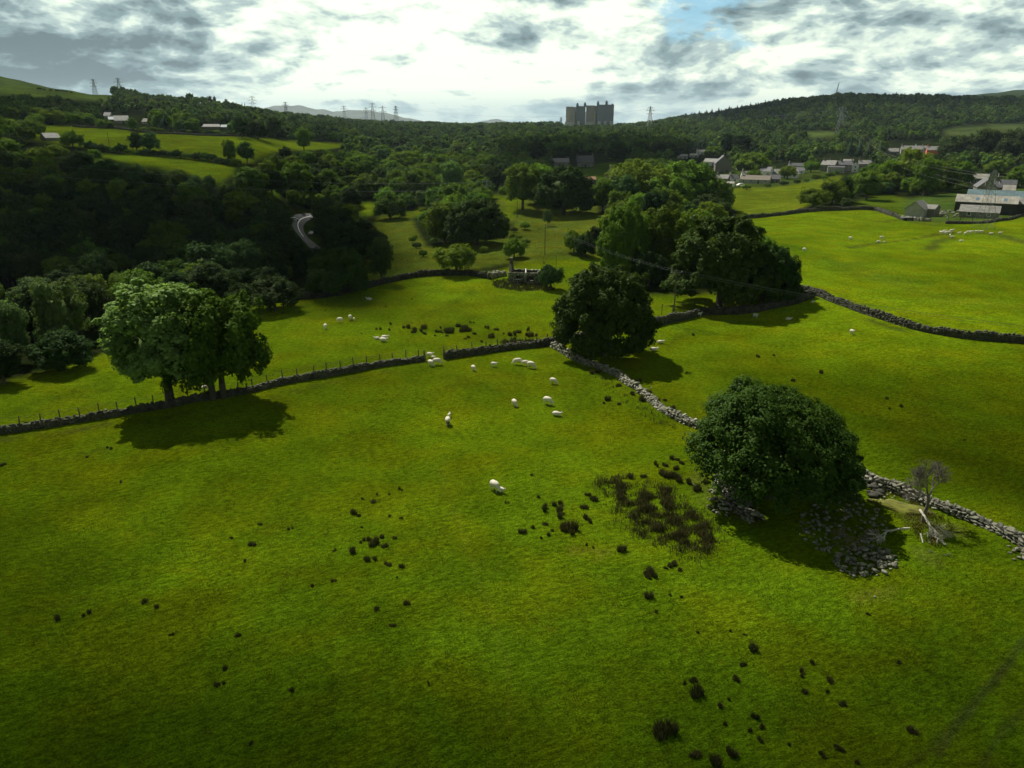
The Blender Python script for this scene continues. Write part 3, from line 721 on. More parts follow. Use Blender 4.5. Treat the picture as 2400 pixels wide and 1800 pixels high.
TREES = [   # prototype, base x, base y, width, height in the photograph, description
 ('hero_ash', 400, 946, 300, 292, 'tall pale green ash tree with feathery foliage rooted at the stone wall', 1.2),
 ('hero_round', 512, 936, 260, 262, 'round dark green oak with two trunks beside the pale ash on the wall', 0.3),
 ('hero_dome', 1806, 1166, 398, 286, 'broad dense oak hiding the wall corner, nearest the camera', 0.0),
 ('hero_low', 1412, 834, 245, 220, 'dark domed oak where three stone walls meet mid field', 0.7),
 ('hero_low2', 1685, 716, 250, 218, 'huge dark oak casting a long shadow beside the utility pole', 3.4),
 ('hero_low', 1785, 706, 175, 140, 'lower dark oak leaning out over the wall end behind the huge oak', 1.9),
 ('mid1', 1750, 690, 150, 150, 'dark oak squeezed behind the huge oak by the high pasture', None),
 ('hero_low2_oak', 1460, 655, 135, 182, 'heavy sycamore with rounded leaf clumps at the edge of the tall clump', 5.0),
 ('mid0_dark', 1520, 668, 110, 95, 'low bushy tree in shade under the sycamore clump', None),
 ('mid1', 1545, 650, 140, 170, 'olive green sycamore in the middle of the tall clump', None),
 ('mid3_lime', 1618, 655, 120, 170, 'bright yellow green tree glowing between sycamore and huge oak', None),
 ('mid2_lime', 1440, 560, 90, 75, 'sunlit lime green tree at the back of the sycamore clump', None),
 ('hero_dark', 1500, 490, 180, 118, 'wide rounded tree above the sycamores, in front of the village', 1.0),
 ('mid2', 1600, 488, 160, 115, 'dark rounded tree closing the village wood on the pasture side', 3.0),
 ('mid0', 1665, 492, 125, 92, 'low spreading tree tapering down to the village pasture', None),
 ('mid2', 1560, 500, 120, 92, 'mid green tree in front row of the village wood', None),
 ('mid1_willow', 1462, 500, 90, 92, 'grey green willow in front row of the village wood', None),
 ('mid0_dark', 1660, 515, 100, 70, 'shaded bush below the village wood beside the bright pasture', None),
 ('mid1_lime', 1412, 496, 75, 80, 'light green small tree between the two village woods', None),
 ('mid1', 1225, 492, 115, 112, 'bright topped tree at the lane end of the cottage wood', None),
 ('hero_low', 1320, 503, 150, 118, 'broad dark tree in the cottage wood with deep shade below', 2.2),
 ('mid2_lime', 1270, 480, 110, 100, 'sunlit crown at the back of the cottage wood', None),
 ('mid2', 1042, 570, 105, 100, 'dark oak on the nearer side of the twin oaks above the ruin', None),
 ('hero_low', 1118, 574, 160, 112, 'broad dark oak, larger of the twin oaks above the ruin', 4.1),
 ('mid0', 915, 514, 90, 68, 'lone spreading tree with short trunk on the grassy bank', None),
 ('mid4_lime', 1070, 640, 118, 74, 'round hawthorn with sunlit yellow green top beside the field wall', None),
 ('mid0', 1205, 605, 62, 54, 'small round thorn tree on the rough bank behind the ruin', None),
 ('mid4', 1345, 592, 62, 58, 'low dark thorn bush, first of three by the sycamores', None),
 ('mid0_dark', 1372, 602, 62, 62, 'thorn tree with leaning stems, middle of three by the sycamores', None),
 ('mid1_dark', 1392, 590, 50, 62, 'upright thorn bush touching the sycamore clump', None),
 ('mid4_dark', 1290, 678, 70, 64, 'dark bush growing against the end of the ruined cottage', None),
 ('mid3_willow', 1284, 530, 30, 42, 'small wispy sapling standing alone above the ruin', None),
 ('mid1_willow', 584, 680, 112, 122, 'pale blue green tree catching sun below the dark wood', None),
 ('mid0', 470, 702, 122, 96, 'round olive tree half lit below the dark wood', None),
 ('mid2_dark', 645, 728, 130, 82, 'low dark tree with lit top above the field corner', None),
 ('mid4_dark', 580, 735, 110, 80, 'broad bush at the top edge of the far strip of pasture', None),
 ('hero_low', 795, 694, 150, 120, 'large dark tree hanging over the long wall in cloud shade', 3.0),
 ('mid1_dark', 895, 664, 84, 112, 'tall narrow dark tree by the wall in cloud shade', None),
 ('mid2_dark', 830, 620, 130, 95, 'shaded round tree below the road bend', None),
 ('mid0_dark', 880, 590, 80, 60, 'low shaded tree on the slope under the road', None),
 ('mid2_dark', 735, 655, 90, 80, 'shaded tree hiding the lower end of the road', None),
 ('mid2_dark', 790, 560, 110, 80, 'shaded tree inside the road bend', None),
 ('mid0_dark', 770, 518, 90, 66, 'dark tree standing over the upper road bend', None),
 ('mid2_dark', 655, 610, 120, 90, 'very dark tree on the outer side of the road', None),
 ('mid0_dark', 640, 540, 110, 80, 'very dark tree above the outer side of the road', None),
 ('mid3_willow', 160, 830, 150, 186, 'silvery green poplar rising from the front row of the wood', None),
 ('mid1_willow', 36, 850, 120, 150, 'bluish tree at the western end of the front row of the wood', None),
 ('mid1_dark', 245, 800, 120, 140, 'shaded tree behind the pale ash, front row of the wood', None),
 ('mid2_willow', 100, 740, 140, 96, 'soft grey green tree in the second row of the wood', None),
 ('mid3', 300, 735, 100, 100, 'yellow green topped tree in the second row of the wood', None),
 ('mid2', 40, 790, 110, 100, 'olive tree in the second row near the west end of the wood', None),
 ('mid3_lime', 345, 680, 60, 60, 'small pointed yellow green tree behind the pale ash', None),
 ('mid1_dark', 10, 900, 140, 110, 'dark tree at the lowest corner of the wood by the field', None),
 ('mid2_dark', 150, 868, 150, 100, 'dark tree on the shaded rim of the far strip of pasture', None),
 ('mid0_dark', 300, 812, 130, 90, 'dark low tree behind the ash on the pasture rim', None),
 ('mid0', 83, 322, 62, 48, 'lone oak with leaning trunk at the foot of the top slope field', None),
 ('mid0', 172, 346, 60, 44, 'neat round oak standing over the hedge of the slope field', None),
 ('mid0', 247, 301, 46, 24, 'small flat topped oak alone inside the slope field', None),
 ('mid1', 312, 308, 34, 32, 'small hedgerow tree beside the white roofed farm', None),
 ('mid1_dark', 322, 358, 44, 50, 'dark upright tree in the hedge of the slope field', None),
 ('mid3_willow', 354, 360, 60, 52, 'airy pale tree beside the dark one in the slope hedge', None),
 ('mid1', 540, 382, 44, 56, 'leggy hedge tree at the corner of the two slope fields', None),
 ('mid3_willow', 580, 384, 52, 54, 'open branched pale tree beside the leggy hedge tree', None),
 ('mid1', 713, 356, 50, 58, 'tall oval tree alone at the end of the slope fields', None),
 ('mid0_dark', 670, 370, 34, 30, 'small dark bush under the slope field', None),
 ('mid1_dark', 568, 322, 50, 50, 'dark spruce like tree at the near end of the shelter belt', None),
 ('mid2_dark', 605, 326, 66, 46, 'broad dark tree in the middle of the shelter belt', None),
 ('mid1_dark', 645, 324, 50, 52, 'dark tree closing the shelter belt', None),
 ('mid1', 700, 462, 92, 84, 'big dark crowned oak behind the small sunny glade', None),
 ('mid2', 592, 450, 86, 62, 'rounded oak beside the small sunny glade', None),
 ('mid0', 650, 440, 60, 48, 'dark tree behind the small sunny glade', None),
 ('mid1', 770, 450, 60, 56, 'round topped tree on the wood edge above the road', None),
 ('mid2_lime', 850, 420, 90, 60, 'lime green tree in the sunlit middle wood', None),
 ('mid2_lime', 950, 410, 90, 58, 'yellow green tree at the crest of the sunlit middle wood', None),
 ('mid0', 870, 462, 96, 62, 'mid green tree in front of the sunlit middle wood', None),
 ('mid2', 985, 470, 92, 78, 'rounded tree with layered clumps by the lane cottage', None),
 ('mid1', 930, 455, 56, 60, 'light green oval tree beside the layered one', None),
 ('mid1_ash', 1060, 460, 74, 84, 'pale leaved tall tree left of the lattice pole', None),
 ('mid2', 1120, 450, 56, 46, 'dense round tree hiding the lane cottage', None),
 ('mid2_dark', 1030, 330 + 34, 50, 36, 'dark tree in the far hedge before the big forest', None),
 ('mid1_dark', 775, 332, 20, 30, 'thin dark conifer like tree by the far lane', None),
 ('mid1_lime', 830, 338, 36, 36, 'slender stemmed light tree by the far lane', None),
 ('mid0_dark', 872, 340, 32, 36, 'dark tree beside the slender stemmed one', None),
 ('mid1', 905, 342, 30, 34, 'mid green lane side tree with bare stem', None),
 ('mid2_dark', 945, 342 + 8, 50, 30, 'dark bush at the end of the far lane', None),
 ('mid2', 895, 374, 56, 36, 'brownish round tree in the dip before the forest', None),
 ('mid2_willow', 946, 374, 50, 34, 'small lit bush beside the bright far glade', None),
 ('mid1_dark', 1260, 394, 60, 60, 'dark tree behind the slate roofed houses', None),
 ('mid2_dark', 1322, 386, 64, 46, 'broad dark tree over the slate roofed houses', None),
 ('mid2_dark', 1446, 378, 56, 48, 'black green tree, first of three above the bank field', None),
 ('mid2_dark', 1498, 378, 56, 48, 'black green tree, middle of three above the bank field', None),
 ('mid2_dark', 1555, 376, 78, 46, 'black green tree, widest of three above the bank field', None),
 ('mid1_lime', 1595, 360, 44, 34, 'lime green garden tree among the village houses', None),
 ('mid2_lime', 1672, 368, 56, 26, 'flat yellow green garden tree by the white cottage', None),
 ('mid1_dark', 1700, 366, 46, 56, 'tall dark yew beside the village houses', None),
 ('mid1_dark', 1738, 366, 60, 52, 'black green tree behind the tall gabled house', None),
 ('mid2', 1760, 410, 92, 54, 'broad dark tree in the middle of the village', None),
 ('mid4_lime', 1765, 424, 42, 28, 'yellowish garden shrub beside the bungalow', None),
 ('conifer0', 1990, 366, 32, 44, 'dark conifer, first of the village row', None),
 ('conifer1', 2012, 368, 30, 50, 'dark conifer, second of the village row', None),
 ('conifer0', 2034, 370, 32, 48, 'dark conifer, third of the village row', None),
 ('conifer1', 2060, 372, 30, 46, 'dark conifer with pale neighbour, last of the village row', None),
 ('mid3_lime', 2068, 370, 32, 42, 'pale upright tree at the end of the conifer row', None),
 ('mid3_lime', 2130, 440, 90, 96, 'tall sunlit bushy tree in the middle of the knoll copse', None),
 ('mid1_lime', 2080, 440, 76, 66, 'sunlit tree on the village side of the knoll copse', None),
 ('mid1', 2165, 458, 86, 90, 'darker tree on the barn side of the knoll copse', None),
 ('mid2', 2205, 448, 80, 66, 'rounded tree at the barn end of the knoll copse', None),
 ('mid3', 2020, 440, 50, 50, 'thin stemmed tree in front of the knoll copse', None),
 ('mid1', 2030, 468, 80, 70, 'mid green bushy tree low on the knoll copse', None),
 ('mid1_dark', 1975, 474, 60, 62, 'leaning dark tree at the foot of the knoll copse', None),
 ('mid4', 1905, 488, 90, 50, 'dense low thicket above the curved field wall', None),
 ('mid2', 1950, 480, 80, 62, 'bushy tree rising from the thicket by the curved wall', None),
 ('mid1', 2255, 440, 70, 62, 'dark tree behind the farm buildings', None),
 ('mid2_lime', 2330, 410, 56, 36, 'sunlit tree behind the farmhouse roof', None),
 ('mid2_dark', 2240, 372, 90, 56, 'dark round tree above the orange fronted terrace', None),
 ('mid1_dark', 2300, 376, 100, 76, 'big dark tree on the slope above the farm', None),
 ('mid2_dark', 2375, 380, 100, 80, 'big dark tree at the eastern edge above the farm', None),
 ('mid2', 2385, 440, 60, 52, 'dark tree beside the farmhouse at the picture edge', None),
 ('mid4', 1845, 420, 50, 34, 'garden shrub in front of the white gabled house', None),
 ('mid4_lime', 1900, 404, 46, 30, 'light green garden bush between two village houses', None),
 ('mid4', 1650, 436, 40, 34, 'small shrub under the village wood by the white van', None),
]
taken = []
for key, bx, by, w, h, lab, rz in TREES:
    nm = 'conifer_tree' if key.startswith('conifer') else ('bush' if ('bush' in lab or 'shrub' in lab or 'thicket' in lab) else 'broadleaf_tree')
    cat = 'bush' if nm == 'bush' else 'tree'
    lab = lab.replace('tall pale tree left of', 'pale tree beside').replace('left of the', 'beside the')
    o = plant_px(key, bx, by, w, h, lab, name=nm, cat=cat, rz=rz)
    taken.append((o.location.x, o.location.y, o.scale.x))
print('hand trees', len(taken))

# hedges between the small fields on the western slope
def hedge(label, line, n, wpx, hpx, keys, seed):
    L = PW(line); seg = [np.linalg.norm(np.array(b) - np.array(a)) for a, b in zip(L[:-1], L[1:])]; cum = np.concatenate([[0], np.cumsum(seg)]); r_ = np.random.default_rng(seed)
    for k in range(n):
        s_ = cum[-1] * (k + 0.5 + r_.normal() * 0.12) / n; i = max(0, min(int(np.searchsorted(cum, s_, 'right')) - 1, len(seg) - 1)); t = (s_ - cum[i]) / seg[i]
        p = np.array(L[i]) * (1 - t) + np.array(L[i + 1]) * t; dd = float(project(p[0], p[1], float(zf(*p)))[2]); q = r_.uniform(0.75, 1.3)
        plant(keys[int(r_.integers(0, len(keys)))], p[0], p[1], wpx * dd / FPX * q, hpx * dd / FPX * q * r_.uniform(0.8, 1.2), label, name='hedge_bush', cat='bush', group=label); taken.append((p[0], p[1], 1.5))
hedge('dark bush in the hedge between the two slope fields', [(205, 352), (300, 362), (380, 368), (440, 372), (500, 380), (560, 392)], 22, 26, 17, ['mid4_dark', 'mid0_dark', 'mid4'], 61)
hedge('low bush along the top lane hedge above the slope field', [(330, 306), (420, 312), (500, 316), (545, 318)], 12, 18, 9, ['mid4_dark', 'mid4'], 62)
hedge('bush in the hedge on the hilltop grass', [(85, 210), (130, 214), (170, 219)], 8, 10, 5, ['mid4_dark'], 63)
hedge('scrubby bush on the rough ground below the lower slope field', [(215, 392), (260, 412), (330, 424), (380, 428), (430, 432), (500, 446)], 12, 38, 30, ['mid4', 'mid0', 'mid2_willow', 'mid4_willow', 'mid2_dark'], 64)
hedge('low dark bush scattered on the rough bank above the ruin', [(1000, 615), (960, 560), (1130, 600), (1160, 545), (1240, 585), (1200, 530), (1270, 545)], 16, 22, 15, ['mid4_dark', 'mid4', 'mid4_lime'], 66)
hedge('bush on the garden edge of the village pasture', [(1560, 425), (1720, 446), (1790, 440), (1860, 432), (1930, 420), (1965, 408)], 12, 20, 10, ['mid4', 'mid4_lime', 'mid4_dark'], 65)

# ---- the woods: every open place between the fields is filled with trees
VIS = {k: v for k, v in OPEN.items() if k != 'roadside'}
def blocked(x, y, w, h):
    """true where a tree would hide open land or stand on it"""
    z = zf(x, y)
    bad = np.zeros(len(x), bool)
    for fr in (0.0, 0.5, 0.95):
        px, py, dp = project(x, y, z + h * fr)
        for s in (-0.4, 0.4):
            pxx = px + s * w / dp * FPX * (1 if fr < 0.9 else 0.4)
            for nm, poly in VIS.items():
                if nm in ('near', 'rough') and fr > 0.5: continue
                if nm in ('hilltop', 'rough') and fr > 0.5: continue
                bad |= inpoly(pxx, py, poly)
    return bad
HOUSE_BOXES = [(1585, 350, 1720, 440), (1725, 398, 1815, 436), (1795, 380, 1915, 425), (1920, 362, 2045, 405), (2075, 330, 2205, 362), (2270, 395, 2400, 515), (2110, 462, 2195, 512), (1285, 360, 1415, 387),
               (238, 264, 350, 290), (466, 288, 548, 302), (106, 312, 145, 326), (1320, 240, 1442, 292), (1148, 415, 1175, 436), (1370, 405, 1396, 434), (1417, 393, 1436, 430), (633, 498, 760, 600)]
def hides_house(x, y, w, h):
    z = zf(x, y); bad = np.zeros(len(x), bool)
    for fr in (0.1, 0.5, 0.9):
        px, py, dp = project(x, y, z + h * fr)
        for a, b, c, d in HOUSE_BOXES: bad |= (px > a - 3) & (px < c + 3) & (py > b) & (py < d)
    return bad
def scatter(n, rmin, rmax, seed, spacing):
    r_ = np.random.default_rng(seed)
    y = np.exp(r_.uniform(math.log(rmin), math.log(rmax), n * 3)); 
    keep = r_.random(len(y)) < (y / rmax)                     # even cover per area
    y = y[keep][:n]; x = y * r_.uniform(-0.80, 0.80, len(y))
    cell = {}; outx = []; outy = []
    for a, b in zip(x, y):
        k = (int(a // spacing), int(b // spacing))
        if any((a - c) ** 2 + (b - d) ** 2 < (spacing * 0.78) ** 2 for i in (-1, 0, 1) for j in (-1, 0, 1) for c, d in cell.get((k[0] + i, k[1] + j), ())): continue
        cell.setdefault(k, []).append((a, b)); outx.append(a); outy.append(b)
    return np.array(outx), np.array(outy)
wx1, wy1 = scatter(16000, 95, 560, 21, 7.5)
wx2, wy2 = scatter(60000, 560, 1500, 22, 10.5)
wx3, wy3 = scatter(90000, 1500, 3600, 23, 16.0)
WX = np.concatenate([wx1, wx2, wx3]); WY = np.concatenate([wy1, wy2, wy3])
rw = np.random.default_rng(24)
WW = rw.uniform(7.5, 12.5, len(WX)) * np.where(WY > 1500, 1.45, np.where(WY > 560, 1.05, 1.0)); WH = WW * rw.uniform(0.70, 1.05, len(WX)) * np.where(WY > 1500, 0.62, 0.95)
small = rw.random(len(WX)) < 0.30
WW = np.where(small & (WY < 700), WW * 0.6, WW); WH = np.where(small & (WY < 700), WH * 0.55, WH)
bad = blocked(WX, WY, WW, WH) | hides_house(WX, WY, WW, WH)
tk = np.array(taken)
for a, b, s in taken: bad |= np.hypot(WX - a, WY - b) < (s * 0.8 + WW * 0.3)
# upper hill slopes carry fewer trees
zz = zf(WX, WY); wpx, wpy, wdp = project(WX, WY, zz)
bare = ((wpx < 700) & (wpy < 262) & (rw.random(len(WX)) < 0.5)) | ((wpx > 1850) & (WY > 2300))
bad |= bare
bad |= (np.hypot(WX, WY) < 85)
# the road stays free
bad |= seg_dist(WX, WY, [tuple(p) for p in ROAD]) < 6.5
WX, WY, WW, WH, zz, wpx, wpy, wdp = (a[~bad] for a in (WX, WY, WW, WH, zz, wpx, wpy, wdp))
print('wood trees', len(WX))
inview = (wpx > -60) & (wpx < 2460)
tone = _wave(WX, WY, 77, 90) + 0.6 * _wave(WX, WY, 78, 28) + rw.normal(size=len(WX)) * 0.8
# the 160 that show largest are trees of their own
size = np.where(inview, WW / wdp, 0)
# near rows hide those behind: favour the front of the woods and the lone ones
order = np.argsort(-size)
NIND = 150
ind = order[:NIND]
isind = np.zeros(len(WX), bool); isind[ind] = True
def zone_of(px, py):
    if px < 760 and py > 385: return ('shaded broadleaf tree in the dark valley wood under cloud', 'trees of the dark valley wood')
    if px < 760: return ('hedgerow tree on the western slope among the small fields', 'trees on the western slope')
    if px < 1300: return ('leafy tree in the sunlit middle wood beyond the road', 'trees of the middle wood')
    if px < 1760: return ('leafy tree in the wood between the sycamores and the village', 'trees of the village wood')
    return ('leafy tree round the village houses and the farm', 'trees round the village and farm')
for i in ind:
    t = tone[i]; k = int(rw.integers(0, 4)) if WH[i] > 5 else 4
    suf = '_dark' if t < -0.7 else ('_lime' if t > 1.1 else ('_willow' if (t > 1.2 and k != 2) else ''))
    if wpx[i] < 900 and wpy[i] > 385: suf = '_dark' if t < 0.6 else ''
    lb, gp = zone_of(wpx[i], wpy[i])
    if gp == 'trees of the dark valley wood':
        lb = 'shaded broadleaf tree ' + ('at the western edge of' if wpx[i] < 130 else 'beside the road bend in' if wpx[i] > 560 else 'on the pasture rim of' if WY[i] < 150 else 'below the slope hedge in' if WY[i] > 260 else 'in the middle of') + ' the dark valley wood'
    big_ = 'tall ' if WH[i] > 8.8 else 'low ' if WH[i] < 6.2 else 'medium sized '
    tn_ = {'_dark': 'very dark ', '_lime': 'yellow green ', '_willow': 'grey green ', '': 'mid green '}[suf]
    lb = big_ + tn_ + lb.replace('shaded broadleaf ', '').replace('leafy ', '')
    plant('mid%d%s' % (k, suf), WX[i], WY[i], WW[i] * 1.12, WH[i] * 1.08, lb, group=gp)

# the rest: one mass, set out tree by tree with geometry nodes
def forest(name, keys, x, y, w, h, label, seed):
    r_ = np.random.default_rng(seed)
    pts = np.stack([x, y, zf(x, y) - 0.2], 1)
    me = bpy.data.meshes.new(name); me.vertices.add(len(x)); me.vertices.foreach_set('co', pts.astype(np.float32).ravel())
    a = me.attributes.new('size', 'FLOAT_VECTOR', 'POINT'); 
    ki = r_.integers(0, len(keys), len(x))
    zt = np.array([PROTO[k][3] for k in keys])[ki]
    a.data.foreach_set('vector', np.stack([w / 2, w / 2, h / zt], 1).astype(np.float32).ravel())
    b = me.attributes.new('turn', 'FLOAT', 'POINT'); b.data.foreach_set('value', r_.uniform(0, 6.28, len(x)).astype(np.float32))
    c = me.attributes.new('pick', 'INT', 'POINT'); c.data.foreach_set('value', ki.astype(np.int32))
    o = link(name, me, label=label, category='forest', kind='stuff')
    ng = bpy.data.node_groups.new(name, 'GeometryNodeTree')
    ng.interface.new_socket('Geometry', in_out='INPUT', socket_type='NodeSocketGeometry'); ng.interface.new_socket('Geometry', in_out='OUTPUT', socket_type='NodeSocketGeometry')
    gi = ng.nodes.new('NodeGroupInput'); go = ng.nodes.new('NodeGroupOutput'); jn = ng.nodes.new('GeometryNodeJoinGeometry')
    def attr(nm, ty):
        nd = ng.nodes.new('GeometryNodeInputNamedAttribute'); nd.data_type = ty; nd.inputs[0].default_value = nm; return nd.outputs[0]
    s, t, p = attr('size', 'FLOAT_VECTOR'), attr('turn', 'FLOAT'), attr('pick', 'INT')
    cx = ng.nodes.new('ShaderNodeCombineXYZ'); ng.links.new(t, cx.inputs[2])
    for i, k in enumerate(keys):
        so = bpy.data.objects.new('tree_source', PROTO[k][0])
        oi = ng.nodes.new('GeometryNodeObjectInfo'); oi.inputs['Object'].default_value = so; oi.inputs['As Instance'].default_value = True
        cmp_ = ng.nodes.new('FunctionNodeCompare'); cmp_.data_type = 'INT'; cmp_.operation = 'EQUAL'
        ins = [q for q in cmp_.inputs if q.type == 'INT']
        ng.links.new(p, ins[0]); ins[1].default_value = i
        ip = ng.nodes.new('GeometryNodeInstanceOnPoints')
        ng.links.new(gi.outputs[0], ip.inputs['Points']); ng.links.new(cmp_.outputs[0], ip.inputs['Selection']); ng.links.new(oi.outputs['Geometry'], ip.inputs['Instance'])
        e2r = ng.nodes.new('FunctionNodeEulerToRotation'); ng.links.new(cx.outputs[0], e2r.inputs[0])
        ng.links.new(e2r.outputs[0], ip.inputs['Rotation']); ng.links.new(s, ip.inputs['Scale'])
        ng.links.new(ip.outputs[0], jn.inputs[0])
    ng.links.new(jn.outputs[0], go.inputs[0])
    md = o.modifiers.new('trees', 'NODES'); md.node_group = ng
    return o
rest = ~isind
conif = ((wpx > 1620) & (wpx < 1850) & (wpy < 290) & (WY > 1000) & (_wave(WX, WY, 91, 260) > -0.2)) | ((_wave(WX, WY, 92, 140) > 1.55) & (WY > 450)) | ((wpx > 790) & (wpx < 990) & (wpy < 292) & (WY > 1400) & (_wave(WX, WY, 93, 200) > 0.3))
def sel(m): return WX[m], WY[m], WW[m] * 1.1, WH[m] * 1.05
nearw = rest & (WY < 560) & ~conif
dk = (wpx < 900) & (wpy > 385)
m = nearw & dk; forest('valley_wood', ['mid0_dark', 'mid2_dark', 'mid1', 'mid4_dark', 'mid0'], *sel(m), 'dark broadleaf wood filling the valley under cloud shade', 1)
m = nearw & ~dk; forest('middle_wood', ['mid0', 'mid2', 'mid1', 'mid4', 'mid2_lime', 'mid0_dark', 'mid3_willow', 'mid1_lime', 'mid0_lime'], *sel(m), 'mixed broadleaf wood and hedges between fields and village', 2)
m = rest & (WY >= 560) & ~conif; forest('hill_forest', ['far0', 'far1', 'far2', 'far3', 'far0', 'far2_dark', 'far1_lime'], *sel(m), 'broadleaf forest covering the land up to the skyline', 3)
m = rest & conif; q = sel(m); forest('conifer_forest', ['conifer_far'], q[0], q[1], q[2] * 0.55, q[3] * 1.15, 'dark conifer plantations along the ridge and skyline', 4)
# ------------------------------------------------------------------ dry stone walls
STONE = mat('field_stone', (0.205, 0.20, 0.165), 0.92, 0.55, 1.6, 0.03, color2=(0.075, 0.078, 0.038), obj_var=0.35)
STONE_DARK = mat('shade_dark_stone', (0.060, 0.060, 0.044), 0.95, 0.5, 1.2, 0.03, obj_var=0.3)  # shadow side of the walls put into a darker stone colour
MOSS = mat('moss_earth', (0.11, 0.12, 0.012), 0.95, 0.4, 2.5, 0.08, color2=(0.065, 0.060, 0.014))
def stone_var(n, seed):
    r_ = np.random.default_rng(seed); out = []
    cv = np.array([(x, y, z) for x in (-1, 1) for y in (-1, 1) for z in (-1, 1)], float) * 0.5
    iv, jf = ICO1
    for i in range(n):
        w = iv / np.abs(iv).max(axis=1, keepdims=True) ** 0.6 * 0.5
        w = w * (1 + 0.16 * r_.normal(size=(len(w), 1)).clip(-1.5, 1.5)) * (1, r_.uniform(0.8, 1.0), r_.uniform(0.75, 1.0))
        f = jf
        keep = np.ones(len(f), bool)
        out.append((w, f))
    return out
SV = stone_var(8, 5)
def small_stones(n, seed):
    r_ = np.random.default_rng(seed); out = []
    o6 = np.array([(1, 0, 0), (-1, 0, 0), (0, 1, 0), (0, -1, 0), (0, 0, 1), (0, 0, -1)], float)
    f = np.array([(0, 2, 4), (2, 1, 4), (1, 3, 4), (3, 0, 4), (2, 0, 5), (1, 2, 5), (3, 1, 5), (0, 3, 5)])
    cv = np.array([(x, y, z) for z in (-1, 1) for x, y in ((-1, -1), (1, -1), (1, 1), (-1, 1))], float) * 0.5
    cf = np.array([(0, 2, 1), (0, 3, 2), (4, 5, 6), (4, 6, 7), (0, 1, 5), (0, 5, 4), (1, 2, 6), (1, 6, 5), (2, 3, 7), (2, 7, 6), (3, 0, 4), (3, 4, 7)])
    for i in range(n): out.append((cv * (1 + 0.35 * r_.normal(size=cv.shape).clip(-1, 1)), cf))
    return out
SV12 = small_stones(10, 6)
def stone_meshes(m, tag):
    return [mesh_np('stone', w, f, m, False) for w, f in SV]
STONE_ME = {'light': stone_meshes(STONE, 'l'), 'dark': stone_meshes(STONE_DARK, 'd')}
def joined(name, spots, m, parent, hi=False, kind='stuff'):
    """spots: list of (x, y, z, sx, sy, sz, yaw, tilt)"""
    if not len(spots): return
    A = np.array(spots); r_ = np.random.default_rng(len(A)); pool = SV if hi else SV12
    V = []; F = []; o = 0
    for row, k in zip(A, r_.integers(0, len(pool), len(A))):
        w, f = pool[k]; w = w * row[3:6]
        ct, st = math.cos(row[7]), math.sin(row[7]); y = w[:, 1] * ct - w[:, 2] * st; z = w[:, 1] * st + w[:, 2] * ct
        ca, sa = math.cos(row[6]), math.sin(row[6])
        V.append(np.stack([w[:, 0] * ca - y * sa + row[0], w[:, 0] * sa + y * ca + row[1], z + row[2]], 1)); F.append(f + o); o += len(w)
    return link(name, mesh_np(name, np.concatenate(V), np.concatenate(F), m), parent, kind=kind)

